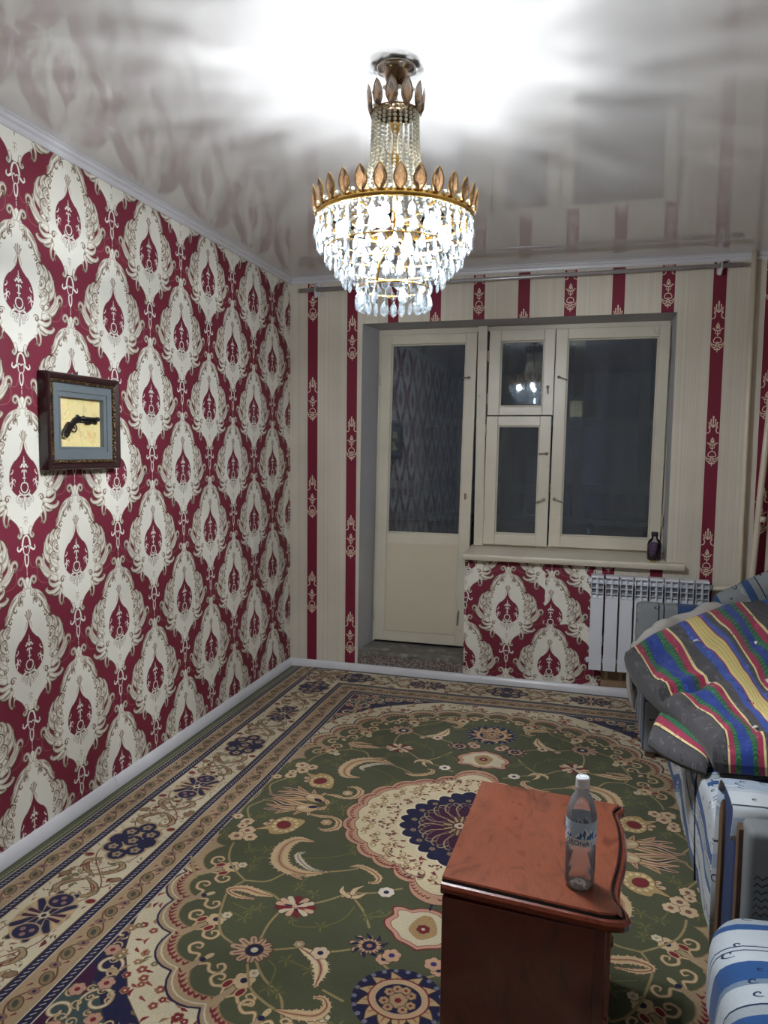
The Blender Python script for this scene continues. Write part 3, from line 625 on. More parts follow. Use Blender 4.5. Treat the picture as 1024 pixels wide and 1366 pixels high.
def quilt_fabric(k=2.4):
    # u: 0..9 stripe units -> 900 px wide space ; v: 600
    R=Ras(900,700,1.4,bg=C(74,73,76)); dg=C(74,73,76); cr=C(214,196,142); rd=C(150,54,80); gn=C(44,92,68); bl=C(46,66,136); b2=C(60,82,150); yl=C(196,180,118); r2=C(140,60,70)
    st=[(0,dg),(.90,C(30,30,34)),(.93,cr),(1.03,rd),(1.30,gn),(1.58,bl),(2.2,gn),(2.52,rd),(2.86,cr),(2.98,dg),(3.45,b2),(3.72,r2),(3.77,cr),(3.80,yl),(3.9,C(160,138,74)),(3.92,yl),(4.02,C(160,138,74)),(4.04,yl),(4.14,C(160,138,74)),(4.16,yl),(4.26,r2),(4.31,b2),(4.36,C(90,104,170)),(4.38,b2),(4.5,dg),(4.7,cr),(4.79,rd),(5.05,gn),(5.28,bl),(5.65,gn),(5.86,rd),(6.1,cr),(6.19,dg),(6.9,b2),(7.12,r2),(7.16,yl),(7.6,r2),(7.65,b2),(7.9,dg),(8.3,cr),(8.4,rd),(8.6,gn),(9,gn)]
    for (a,c),(b,_) in zip(st[:-1],st[1:]): R.c[:,int(a*100*1.4):int(b*100*1.4)]=c
    rs=np.random.RandomState(4); base=R.c.copy()
    for _ in range(420):
        x=rs.uniform(0,900); y=rs.uniform(0,700); c=base[int(min(y,699)*1.4),int(min(x,899)*1.4)]; m=c.mean()
        if c[0]>.6: continue
        cc=tuple(c*(.5 if rs.rand()<.45 else 1.55)+(.03 if m<.3 else 0)); sp=spiral(x,y,rs.uniform(5,13),rs.uniform(0,6),rs.uniform(.7,1.2),rs.choice([-1,1]))
        R.stroke(sp,[1,2.6,1.6],cc,n=3)
    for x0,x1 in ((130,158),(220,252),(505,528),(565,586)):
        for y in np.arange(0,700,17): R.stroke([(x0,y),((x0+x1)/2,y+9),(x1,y+3)],[2,5,1],C(74,128,84))
    R.c*=.92+.16*rs.rand(R.H,R.W,1).astype(np.float32)
    return R.c
def map_print():
    R=Ras(250,180,3,bg=C(226,208,150)); rs=np.random.RandomState(1)
    for _ in range(60): R.disc(rs.uniform(0,250),rs.uniform(0,180),rs.uniform(3,16),C(222+rs.uniform(-10,8),202+rs.uniform(-10,8),140+rs.uniform(-12,12)))
    for p in ([(70,0),(60,30),(74,50),(66,70),(40,84)],[(150,0),(155,40),(146,70)],[(100,100),(150,140),(210,180)],[(110,100),(80,140),(50,180)],[(125,95),(130,140),(142,180)],[(10,40),(40,60),(60,40)],[(20,120),(50,130),(90,150)],[(170,120),(190,140),(230,150)]):
        q=smooth(p,10)
        for a,b in zip(q[::2],q[1::2]): R.stroke([a,b],1.2,C(120,104,78),cr=False)
    for _ in range(90): R.disc(rs.uniform(0,250),rs.uniform(0,180),.7,C(120,100,80))
    return R.c
def bottle_label():
    R=Ras(210,52,5,bg=C(186,210,230))
    for x0 in (0,70,140):
        R.poly([(x0,38),(x0+8,24),(x0+14,28),(x0+24,10),(x0+32,22),(x0+38,14),(x0+48,26),(x0+56,20),(x0+70,38)],C(236,242,248))
        for x,h in ((14,18),(22,24),(30,12),(36,18),(42,20),(52,12),(8,10),(60,12)): R.poly([(x0+x,38-h),(x0+x+4,38-h+7),(x0+x+1,38),(x0+x-4,38-h+12)],C(66,118,176))
    R.poly([(0,36),(210,36),(210,52),(0,52)],C(226,232,238)); R.stroke([(0,36),(210,36)],1,C(90,130,180))
    return R.c
# ------------------------------------------------------------------ surfaces
H = 2.568; XR = 3.26; YF = -5.75
DAM = damask(1.5)
dm = lambda ox, oz, axis, flip=1: (lambda N, o, tc: (N.val('MULTIPLY', N.val('SUBTRACT', o[axis], ox), flip/.5262), N.val('MULTIPLY', N.val('SUBTRACT', o[2], oz), 1/.64)))
emb = lambda N, tc, h: N.val('ADD', h, N.val('MULTIPLY', N.noise(tc.outputs['Object'], 260, 2), .5))
damask_left = tex_mat('damask_wallpaper', DAM, dm(-2.3907, 2.278, 1), .58, .35, .0012, extra=emb, var=.05).m
STR = stripe_tile(1.5)
# stripe 0 centre at 67 mm in the tile, its ornament tip at 255 mm from the tile top
str_back = tex_mat('striped_wallpaper', STR, lambda N, o, tc: (N.val('MULTIPLY', N.val('SUBTRACT', o[0], .1563-.067), 1/.5392), N.val('MULTIPLY', N.val('SUBTRACT', o[2], 2.283+.255), 1/.64)), .62, .25, .001, extra=emb, var=.05).m
str_side = tex_mat('striped_wallpaper_side', STR, lambda N, o, tc: (N.val('MULTIPLY', N.val('SUBTRACT', o[1], .03), 1/.5392), N.val('MULTIPLY', N.val('SUBTRACT', o[2], 2.538), 1/.64)), .62, .25, .001, var=.05).m
# ---- ceiling: stretched satin-gloss film
N = NT('stretch_ceiling_film'); N.p.inputs['Base Color'].default_value = (*lin((212, 211, 209)), 1); N.p.inputs['Roughness'].default_value = .03; N.p.inputs['IOR'].default_value = 1.9
ceil_m = N.m
def struct(mb, name, mats, parent=None, **k):
    o = mb.obj(name, mats, parent, **k)
    if parent is None: o['kind'] = 'structure'
    return o
m = MB(); m.box(-.1, YF-.1, H, XR+.1, .36, H+.08); struct(m, 'ceiling', ceil_m)
# ---- floor boards under the rug
N = NT('painted_floor_boards'); tc = N.n('TexCoord').outputs['Object']; N.l(N.ramp(N.noise(N.scale(tc, (9, .8, 1)), 6, 5), [(.3, lin((92, 54, 34))), (.7, lin((132, 80, 50)))]), N.p.inputs['Base Color']); N.p.inputs['Roughness'].default_value = .35
fl = bpy.data.objects.new('floor', None); SC.collection.objects.link(fl); fl['kind'] = 'structure'
m = MB(); m.box(-.1, YF-.1, -.08, XR+.1, .36, -.022); m.obj('subfloor', dark_gap, fl)
bd = None
for i in range(28):
    x0 = i*.1167
    if bd is None: m = MB(); m.box(0, YF, -.022, .1145, -.0, -.003); bd = m.obj('floorboard', N.m, fl, bevel=.002)
    else: copy(bd, fl, loc=(x0, 0, 0))
# ---- walls
m = MB(); m.box(-.12, YF-.1, -.02, 0, .36, H); struct(m, 'wall_left', damask_left)
m = MB(); m.box(XR, YF-.1, -.02, XR+.12, .36, H); struct(m, 'wall_right', str_side)
WX0, WX1, DX, WZ, WT = .49, 2.366, 1.182, .80, 2.262
D2 = .27
def wallbox(m, x0, z0, x1, z1):
    m.box(x0, 0, z0, x1, D2+.07, z1, 1)
    m.add([(x0, -.0005, z0), (x1, -.0005, z0), (x1, -.0005, z1), (x0, -.0005, z1)], [(0, 1, 2, 3)], 0)
m = MB()
m.add([(0,0,-.02),(.478,0,-.02),(.497,0,H),(0,0,H),(0,D2+.07,-.02),(.505,D2+.07,-.02),(.54,D2+.07,H),(0,D2+.07,H)], [(1,5,6,2),(4,7,6,5),(3,2,6,7),(0,4,5,1)], 1)
m.add([(0,-.0005,-.02),(.478,-.0005,-.02),(.497,-.0005,H),(0,-.0005,H)], [(0,1,2,3)], 0)
wallbox(m, .494, WT, WX1, H); wallbox(m, WX1, -.02, XR, H); wallbox(m, DX, -.02, WX1, WZ)
wb = struct(m, 'wall_back', [str_back, plaster])
pan = tex_mat('damask_panel_paper', DAM, dm(1.453, .757, 0), .58, .35, .0012, extra=emb, var=.05).m
m = MB(); m.prism([(1.183, .05), (1.68, .05), (1.68, .80), (1.183, .80)], lambda a, b, d: (a, d, b), -.0028, -.0007); m.obj('damask_wallpaper_strip', pan, wb)
pan2 = tex_mat('damask_panel_paper_shifted', DAM, dm(1.453, .757-.33, 0), .58, .35, .0012, extra=emb, var=.05).m
m = MB(); m.prism([(1.6795, .40), (1.965, .44), (1.972, .775), (1.968, .80), (1.6795, .80)], lambda a, b, d: (a, d, b), -.0034, -.0007); m.obj('damask_wallpaper_strip', pan2, wb)
m = MB(); m.prism([(1.6795, .05), (1.99, .05), (2.012, .066), (2.022, .10), (2.016, .18), (1.97, .44), (1.6795, .402)], lambda a, b, d: (a, d, b), -.0030, -.0007); m.obj('damask_wallpaper_strip', pan, wb)
m = MB(); m.box(1.973, -.0022, .62, 1.999, -.0006, .80); m.obj('bare_paper_strip', mat('lining_paper', (196, 192, 182), .8, var=.05), wb)
m = MB(); m.box(2.022, -.002, .055, 2.36, -.0006, .172)
m.obj('bare_paper_strip', mat('old_brown_paper', (132, 110, 84), .8, var=.3, vs=14, dirt=(26, .6, (86, 66, 50))), wb)
# front wall with a small lit transom over a door (seen only as reflections)
m = MB(); 
for a, b, c, d in ((0, -.02, 1.60, H), (1.773, -.02, XR, H), (1.60, 2.19, 1.773, H), (1.60, -.02, 1.773, 1.96)): m.box(a, YF-.1, b, c, YF, d)
struct(m, 'wall_front', str_side)
m = MB(); m.box(1.28, YF+.001, -.003, 1.34, YF+.03, 2.25); m.box(2.03, YF+.001, -.003, 2.09, YF+.03, 2.25); m.box(1.34, YF+.001, 2.2, 2.03, YF+.03, 2.26); m.box(1.345, YF+.001, .0, 2.025, YF+.02, 1.95); d2 = struct(m, 'door_2', white_gloss)
m = MB(); m.box(.2, -8.1, -.02, 2.6, -8.0, H); m.box(.1, -8.1, -.02, .2, YF-.1, H); m.box(2.6, -8.1, -.02, 2.7, YF-.1, H); m.box(.1, -8.1, H, 2.7, YF-.1, H+.1); m.box(.1, -8.1, -.1, 2.7, YF-.1, -.02)
struct(m, 'wall_hall', mat('hall_plaster', (196, 200, 182), .8))
# ---- cornices and baseboards
cor = [(0, 2.528), (.006, 2.528), (.010, 2.534), (.012, 2.546), (.020, 2.552), (.024, 2.562), (.033, 2.5655), (.033, 2.568), (0, 2.568)]
m = MB(); m.prism(cor, lambda a, b, d: (a, d, b), YF, 0); struct(m, 'trim_1', white_gloss)
m = MB(); m.prism(cor, lambda a, b, d: (d, -a-.0006, b), .0, XR); struct(m, 'trim_2', white_gloss)
m = MB(); m.prism(cor, lambda a, b, d: (XR-a, d, b), YF, 0); struct(m, 'trim_3', white_gloss)
bas = [(0, -.003), (.020, -.003), (.020, .034), (.015, .040), (.012, .050), (.006, .054), (0, .054)]
m = MB(); m.prism(bas, lambda a, b, d: (a, d, b), YF, -1.93); m.prism(bas, lambda a, b, d: (a, d, b), -1.928, .0); struct(m, 'baseboard_left', white_gloss, bevel=.0015)
m = MB(); m.prism(bas, lambda a, b, d: (d, -a-.003, b), .0, 1.30); m.prism(bas, lambda a, b, d: (d, -a-.003, b), 1.302, XR); struct(m, 'baseboard_back', white_gloss, bevel=.0015)
m = MB(); m.prism(bas, lambda a, b, d: (XR-a, d, b), YF, 0); struct(m, 'baseboard_right', white_gloss)
# ---- threshold
m = MB(); m.box(.479, .0, -.02, DX-.001, D2+.08, .115)
N = NT('terrazzo_riser'); tc = N.n('TexCoord').outputs['Object']; v = N.n('TexVoronoi'); v.inputs['Scale'].default_value = 150; N.l(tc, v.inputs['Vector']); N.l(N.ramp(v.outputs['Color'], [(.2, lin((70, 62, 60))), (.55, lin((118, 104, 98))), (.9, lin((150, 146, 140)))]), N.p.inputs['Base Color']); N.p.inputs['Roughness'].default_value = .6
th = struct(m, 'trim_4', N.m)
m = MB(); m.box(.481, .002, .115, DX-.003, D2+.075, .142); m.box(.50, -.004, .108, .60, .0, .136); m.obj('threshold_board', grime, th, bevel=.004)
# ================================================================== door and window
YW = .24
def sash_bars(m, x0, z0, x1, z1, gx0, gz0, gx1, gz1, y0=YW, t=.045):
    m.box(x0, y0, z0, gx0, y0+t, z1); m.box(gx1, y0, z0, x1, y0+t, z1); m.box(gx0, y0, z0, gx1, y0+t, gz0); m.box(gx0, y0, gz1, gx1, y0+t, z1)
    b = .009   # glazing bead
    for a in ((gx0, gz0, gx0+b, gz1), (gx1-b, gz0, gx1, gz1), (gx0, gz0, gx1, gz0+b), (gx0, gz1-b, gx1, gz1)): m.box(a[0], y0+.012, a[1], a[2], y0+.026, a[3])
def glass_mat():
    N = NT('window_glass'); N.t.nodes.remove(N.p)
    tr = N.n('BsdfTransparent'); tr.inputs[0].default_value = (.66, .72, .76, 1); gl = N.n('BsdfGlossy'); gl.inputs['Roughness'].default_value = .02; gl.inputs[0].default_value = (.9, .95, 1, 1)
    fr = N.n('Fresnel'); fr.inputs[0].default_value = 1.75; mx = N.n('MixShader'); N.l(fr.outputs[0], mx.inputs[0]); N.l(tr.outputs[0], mx.inputs[1]); N.l(gl.outputs[0], mx.inputs[2])
    df = N.n('BsdfDiffuse'); df.inputs[0].default_value = (.36, .38, .42, 1); m2 = N.n('MixShader'); f = N.noise(N.scale(N.n('TexCoord').outputs['Object'], (1, 1, .18)), 16, 5, 0, .65)
    N.l(N.ramp(f, [(.3, (.04,)*3), (.8, (.15,)*3)]), m2.inputs[0]); N.l(mx.outputs[0], m2.inputs[1]); N.l(df.outputs[0], m2.inputs[2]); N.l(m2.outputs[0], N.out.inputs[0]); return N.m
glass = glass_mat()
def skewed(o, k, z0):
    for v in o.data.vertices: v.co.x += k*(v.co.z-z0)
    return o
def handle(parent, x, z, ang, name='handle', length=.055):
    m = MB(); m.lathe([(0, 0), (.011, 0), (.011, .004), (.006, .006), (.006, .018), (0, .018)], n=12)
    for i, v in enumerate(m.v): m.v[i] = (v[0], -v[2], v[1])
    m.tube([(0, -.016, 0), (length*math.cos(ang)*.5, -.019, length*math.sin(ang)*.5), (length*math.cos(ang), -.016, length*math.sin(ang))], [.0055, .0048, .0035], 8)
    return m.obj(name, chrome, parent, loc=(x, YW, z))
def hinge(parent, x, z):
    m = MB(); m.tube([(x, YW-.003, z-.035), (x, YW-.003, z+.035)], .005, 8); return m.obj('hinge', pipe_cream, parent)
d1 = empty('door_1'); d1['kind'] = 'structure'
m = MB(); sash_bars(m, .536, .160, 1.176, 2.222, .607, .905, 1.106, 2.160)
skewed(m.obj('door_leaf', cream_paint, d1, bevel=.003), .0165, 1.2)
m = MB(); m.box(.612, YW-.004, .232, 1.098, YW-.0002, .838); skewed(m.obj('lower_panel', cream_paint2, d1, bevel=.0035), .0165, 1.2)
m = MB(); m.box(.60, YW+.018, .90, 1.112, YW+.022, 2.165); skewed(m.obj('glass_pane', glass, d1), .0165, 1.2)
m = MB(); m.box(.488, YW+.03, .142, .534, YW+.075, 2.262); m.box(.534, YW+.03, 2.226, 1.204, YW+.075, 2.262)
skewed(m.obj('door_frame', cream_paint, d1, bevel=.003), .0165, 1.2)
handle(d1, 1.145, 1.936, math.pi*1.02)
m = MB(); m.box(1.128, YW-.003, 1.145, 1.142, YW, 1.185); m.tube([(1.136, YW-.002, 1.163), (1.136, YW-.02, 1.163)], .005, 8); m.obj('latch', chrome, d1, bevel=.001)
for z in (1.93, .34): skewed(hinge(d1, .536, z), .0165, 1.2)
m = MB(); m.prism([(1.094, .30), (1.106, .30), (1.112, .39), (1.104, .41), (1.096, .37)], lambda a, b, d: (a, d, b), YW-.0045, YW-.001); m.obj('paint_scuff', grime, d1)
# window
w1 = empty('window_1'); w1['kind'] = 'structure'
m = MB(); m.box(1.197, YW-.005, .845, 1.258, YW+.07, 2.262); m.box(1.252, YW+.03, .835, 2.366, YW+.075, .862); m.box(1.252, YW+.028, 2.232, 2.366, YW+.075, 2.262); m.box(2.352, YW+.028, .84, 2.372, YW+.075, 2.262)
m.obj('window_frame', cream_paint, w1, bevel=.004)
def sash(x0, z0, x1, z1, gx0, gz0, gx1, gz1, skew=.008):
    m = MB(); sash_bars(m, x0, z0, x1, z1, gx0, gz0, gx1, gz1); s = skewed(m.obj('sash', cream_paint, w1, bevel=.0035), skew, 1.5)
    m = MB(); m.box(gx0-.006, YW+.018, gz0-.006, gx1+.006, YW+.022, gz1+.006); skewed(m.obj('glass_pane', glass, s), skew, 1.5)
    return s
s1 = sash(1.266, 1.694, 1.678, 2.234, 1.340, 1.750, 1.611, 2.163); s2 = sash(1.262, .856, 1.672, 1.688, 1.336, .928, 1.602, 1.627); s3 = sash(1.682, .858, 2.352, 2.230, 1.755, .932, 2.288, 2.165)
handle(s1, 1.645, 1.87, -1.5, length=.045); handle(s2, 1.650, 1.452, math.pi*1.01, length=.05); handle(s2, 1.640, 1.158, math.pi*1.12); handle(s3, 1.706, 1.165, -.38); handle(s3, 1.712, 1.93, -.36)
hinge(s1, 1.266, 2.07); hinge(s1, 1.266, 1.80); hinge(s2, 1.260, 1.60); hinge(s2, 1.260, 1.05); hinge(s3, 2.353, 2.05); hinge(s3, 2.353, 1.05)
m = MB(); m.prism([(-.062, .800), (-.066, .806), (-.066, .822), (-.060, .828), (.30, .845), (.30, .79), (-.058, .79)], lambda a, b, d: (d, a, b), 1.176, 2.366)
m.prism([(-.062, .800), (-.066, .806), (-.066, .822), (-.060, .828), (-.001, .830), (-.001, .79), (-.058, .79)], lambda a, b, d: (d, a, b), 2.366, 2.462)
m.obj('window_sill', cream_paint, w1, bevel=.003)
# ================================================================== glazed balcony outside
bal = mat('balcony_grey_paint', (120, 128, 132), .6, var=.1); bdark = mat('balcony_wall', (96, 100, 104), .8, var=.2, vs=4)
bp = empty('window_2'); bp['kind'] = 'structure'
m = MB(); m.box(-.2, 1.25, -.1, 3.6, 1.32, .90); m.box(-.3, .34, -.1, -.2, 1.32, 2.6); m.box(3.6, .34, -.1, 3.7, 1.32, 2.6); m.box(-.3, .34, 2.55, 3.7, 1.32, 2.65); m.box(-.3, .34, -.12, 3.7, 1.32, .0); m.obj('balcony_shell', bdark, bp)
m = MB(); m.box(-.2, 1.05, .93, 3.6, 1.27, .965); m.obj('balcony_ledge', bal, bp, bevel=.004)
m = MB(); m.box(-.2, 1.24, 1.15, 3.6, 1.29, 1.22); m.obj('balcony_rail', bal, bp)
m = MB(); m.box(-.2, 1.24, 1.66, 3.6, 1.29, 1.71); m.box(-.2, 1.24, 2.44, 3.6, 1.29, 2.55); m.obj('balcony_rail', bal, bp)
for x in (-.15, .55, 1.25, 1.78, 2.25, 2.95): m = MB(); m.box(x, 1.23, .96, x+.075, 1.30, 2.5); m.obj('balcony_post', bal, bp)
m = MB(); m.box(-.2, 1.262, .96, 3.6, 1.266, 2.5); m.obj('balcony_glass', glass, bp)
# ================================================================== rug (3 x 4 m, its far end folded away at the wall)
RUG = rug(.8)
def rugvec(N, o, tc):
    u = N.val('MULTIPLY', N.val('ABSOLUTE', N.val('SUBTRACT', o[0], 1.48)), 1/1.5); v = N.val('SUBTRACT', 1, N.val('MULTIPLY', N.val('ABSOLUTE', N.val('ADD', o[1], 1.81)), 1/2.0)); return u, v
rug_m = tex_mat('woven_rug', RUG, rugvec, .92, .5, .003, ext='EXTEND', gain=.76, var=.12, spec=.12, sheen=.15, extra=lambda N, tc, h: N.val('ADD', h, N.val('MULTIPLY', N.noise(tc.outputs['Object'], 420, 2), .8))).m
m = MB(); nx, ny = 70, 90; x0, x1, y0, y1 = .0225, 2.98, -3.81, -.024
P = np.zeros((ny, nx, 3)); rs = np.random.RandomState(7)
for j in range(ny):
    for i in range(nx):
        x = x0+(x1-x0)*i/(nx-1); y = y0+(y1-y0)*j/(ny-1)
        z = .0065+.0016*math.sin(x*5+y*1.3)+.0012*math.sin(y*9+x*2)+.001*math.sin(x*17)*math.sin(y*6)
        if i == 0: z = .0035
        P[j, i] = (x, y, z)
m.grid(P); B = P.copy(); B[..., 2] = -.0022; m.grid(B[:, ::-1])
for a, b in ((P[0], B[0]), (P[-1], B[-1]), (P[:, 0], B[:, 0]), (P[:, -1], B[:, -1])): m.grid(np.stack([a, b]))
rg = m.obj('rug', rug_m); tag(rg, 'large green oriental rug with a cream scalloped medallion covering the whole floor', 'rug')
# ================================================================== picture with a pistol
wood_dark = mat('dark_frame_wood', (44, 22, 24), .28, var=.3, vs=20, coat=.3)
pic = empty('framed_picture', (0, -2.105, 1.555)); tag(pic, 'dark framed shadow box with an antique pistol on an old map on the left wall', 'picture')
pic.rotation_euler = (0, 0, 0)
def yz(d0): return lambda a, b, d: (d, a, b)
def ring(m, a0, b0, a1, b1, prof, mi=0):
    # rectangular frame in the (y,z) plane; prof = list of (inset, x)
    vs = []; n = len(prof)
    for (sy, sz) in ((-1, -1), (1, -1), (1, 1), (-1, 1)):
        for ins, x in prof: vs.append((x, (a1-ins if sy > 0 else a0+ins), (b1-ins if sz > 0 else b0+ins)))
    fs = [(c*n+i, c*n+i+1, ((c+1) % 4)*n+i+1, ((c+1) % 4)*n+i) for c in range(4) for i in range(n-1)]
    m.add(vs, fs, mi)
hw, hh = .211, .179
m = MB(); ring(m, -hw, -hh, hw, hh, [(0, .004), (0, .040), (.003, .045), (.010, .046), (.019, .041), (.024, .036)]); m.obj('outer_frame', wood_dark, pic)
N = NT('carved_gilt'); tcx = N.n('TexCoord').outputs['Object']; v = N.n('TexVoronoi'); v.inputs['Scale'].default_value = 150; N.l(tcx, v.inputs['Vector']); N.l(N.ramp(v.outputs['Distance'], [(.15, lin((168, 140, 88))), (.5, lin((58, 40, 30)))]), N.p.inputs['Base Color']); N.p.inputs['Metallic'].default_value = .5; N.p.inputs['Roughness'].default_value = .35; N.bump(v.outputs['Distance'], .9, .003)
m = MB(); ring(m, -hw, -hh, hw, hh, [(.024, .036), (.027, .041), (.035, .039), (.038, .030)]); m.obj('gilt_moulding', N.m, pic)
matb = mat('grey_mount_board', (96, 104, 108), .8, var=.05)
m = MB(); ring(m, -hw, -hh, hw, hh, [(.038, .030), (.066, .030), (.066, .026), (.078, .026), (.0785, .028), (.086, .028), (.0865, .008)]); m.obj('mount_board', matb, pic)
m = MB(); m.add([(.009, -.128, -.098), (.009, .128, -.098), (.009, .128, .098), (.009, -.128, .098)], [(0, 1, 2, 3)])
mp = tex_mat('old_map_print', map_print(), lambda N, o, tc: (N.val('ADD', N.val('MULTIPLY', o[1], 1/.25), .5), N.val('ADD', N.val('MULTIPLY', o[2], 1/.18), .5)), .7, 0, .001, ext='EXTEND').m
m.obj('map_backing', mp, pic)
gunm = mat('gun_metal', (40, 38, 38), .35, .5); gunw = mat('gun_grip', (30, 24, 22), .3)
YZ = lambda a, b, d: (d, a/1000, b/1000)
m = MB()
m.prism([(-58, -4), (-40, 14), (-22, 24), (-20, 30), (-14, 30), (-12, 25), (0, 24), (0, 4), (-22, -2), (-40, -10), (-46, -18)], YZ, .0092, .021)
g = m.obj('pistol_body', gunm, pic, bevel=.002)
m = MB(); m.tube([(.0145, -.004, .017), (.0145, .104, .017)], .0075, 12); m.tube([(.0145, .100, .017), (.0145, .108, .017)], .009, 12); m.tube([(.0145, -.004, .005), (.0145, .088, .004)], .0045, 8); m.prism([(10, 22), (20, 28), (30, 22)], YZ, .012, .017); m.box(.010, .030, -.005, .019, .060, .004); m.box(.010, .086, -.004, .019, .094, .012); m.obj('barrel', gunm, pic)
m = MB(); m.prism([(-58, -4), (-46, -18), (-60, -34), (-72, -54), (-88, -62), (-104, -56), (-108, -44), (-98, -30), (-84, -12), (-70, 2)], YZ, .0092, .022); m.obj('grip', gunw, pic, bevel=.003)
m = MB(); m.prism([(-104, -56), (-88, -62), (-74, -54), (-82, -46), (-96, -42), (-107, -44)], YZ, .0092, .0235); m.obj('grip_cap', chrome, pic, bevel=.002)
m = MB(); m.tube([(.015, -.044+.016*math.cos(t)+.006, -.022+.015*math.sin(t)) for t in np.linspace(-.6, 5.6, 16)], .0024, 6); m.tube([(.015, -.040, -.010), (.015, -.036, -.024)], .0022, 6); m.obj('trigger_guard', gunm, pic)
m = MB(); m.lathe([(0, .0), (.006, .0), (.006, .003), (0, .004)], (0, 0, 0), 10); 
nail = MB(); nail.tube([(0, 0, 0), (.022, 0, .002)], .0025, 8); nail.tube([(.020, 0, 0), (.022, 0, .012)], .0025, 6)
no = nail.obj('hanging_hook', gunm, pic, loc=(0, -.02, .182))
# ================================================================== light switch
sw = empty('light_switch', (.0, -.55, .885)); tag(sw, 'small white wall switch low on the damask wall near the corner', 'switch')
m = MB(); m.box(0.0003, -.043, -.050, .009, .043, .050); m.obj('switch_plate', socket_white, sw, bevel=.003)
m = MB(); m.box(.009, -.022, -.028, .013, .022, .028); m.obj('rocker', socket_white, sw, bevel=.002)
# ================================================================== curtain rod, pipes
rd = empty('curtain_rod', (0, -.08, 2.478)); tag(rd, 'long grey curtain rod mounted under the cornice of the window wall', 'curtain rod')
m = MB(); m.tube([(.098, 0, -.008), (1.4, 0, .004), (2.682, 0, .012)], .0125, 14); m.obj('pole', rod_metal, rd)
def bracket(x, z):
    m = MB(); m.box(x-.013, .060, z-.030, x+.013, .0795, z+.052); m.tube([(x, .062, z+.03), (x+.004, .0, z+.026)], .008, 8); m.tube([(x, .014*math.cos(t), z+.016*math.sin(t)) for t in np.linspace(0, 6.28, 13)], .004, 6); m.tube([(x, 0, z-.012), (x-.006, .02, z-.045)], .010, 8)
    return m.obj('bracket', white_gloss, rd, bevel=.002)
bracket(.205, -.006); bracket(2.575, .0115)
p1 = MB(); R0 = .055
cv = [(2.744, -.05, H-.002), (2.747, -.05, 1.6), (2.750, -.05, .76)]+[(2.750-R0*(1-math.cos(t)), -.05, .755-R0*math.sin(t)) for t in np.linspace(.2, 1.57, 8)]+[(2.60, -.055, .698)]
p1.tube(cv, .0135, 12); p1 = p1.obj('heating_pipe', pipe_cream); tag(p1, 'thin cream heating pipe that bends towards the radiator', 'pipe')
m = MB(); m.tube([(2.895, -.085, H-.002), (2.83, -.085, 1.3), (2.797, -.085, .5), (2.795, -.085, .01)], .0165, 12); m.tube([(2.845, -.085, 1.12), (2.8435, -.085, 1.09)], .0195, 12); p2 = m.obj('riser_pipe', pipe_cream); tag(p2, 'cream riser pipe standing before the rightmost maroon stripe', 'pipe')
# ================================================================== radiator
ra = empty('radiator', (1.945, -.02, .178)); tag(ra, 'white sectional aluminium radiator under the window sill', 'radiator')
m = MB(); w_ = .0775
m.box(-w_/2+.0028, -.082, 0, w_/2-.0028, -.070, .432); m.box(-.007, -.070, .005, .007, -.012, .55); m.box(-w_/2+.010, -.020, .02, w_/2-.010, -.008, .54)
m.prism([(-.082, .432), (-.070, .432), (-.054, .455), (-.054, .540), (-.076, .552), (-.066, .562), (-.014, .566), (-.010, .556), (-.046, .55), (-.046, .44), (-.07, .42)], lambda a, b, d: (d, a, b), -w_/2+.0028, w_/2-.0028)
sec = m.obj('section', rad_white, ra, bevel=.0018)
m = MB()
m.box(-.0018, -.081, .43, .0018, -.054, .556); m.box(-w_/2+.004, -.081, .43, -w_/2+.0068, -.054, .556); m.box(w_/2-.0068, -.081, .43, w_/2-.004, -.054, .556)
for z in (.458, .489, .520, .552): m.box(-w_/2+.004, -.081, z, w_/2-.004, -.056, z+.0028)
m.obj('grill', rad_white, sec)
m = MB(); m.box(-w_/2+.0035, -.0555, .456, w_/2-.0035, -.0538, .545); m.obj('grill_shadow_plate', rad_grey, sec)  # dark plate: the recess shade behind the grill bars, put in as colour
kids = list(sec.children)
sec.location = (w_/2, 0, 0)
for i in range(1, 8):
    c = copy(sec, ra, loc=(w_/2+i*w_*1.055, 0, 0))
    for k in kids: copy(k, c)
m = MB(); m.tube([(-.012, -.045, .525), (.66, -.045, .525)], .017, 12); m.obj('header_pipe', rad_white, ra); m = MB(); m.tube([(-.012, -.045, .05), (.66, -.045, .05)], .017, 12); m.obj('header_pipe', rad_white, ra)
m = MB(); m.tube([(-.020, -.045, .525), (-.008, -.045, .525)], .014, 8); m.obj('plug', chrome, ra); m = MB(); m.tube([(-.020, -.045, .05), (-.008, -.045, .05)], .014, 8); m.obj('plug', chrome, ra)
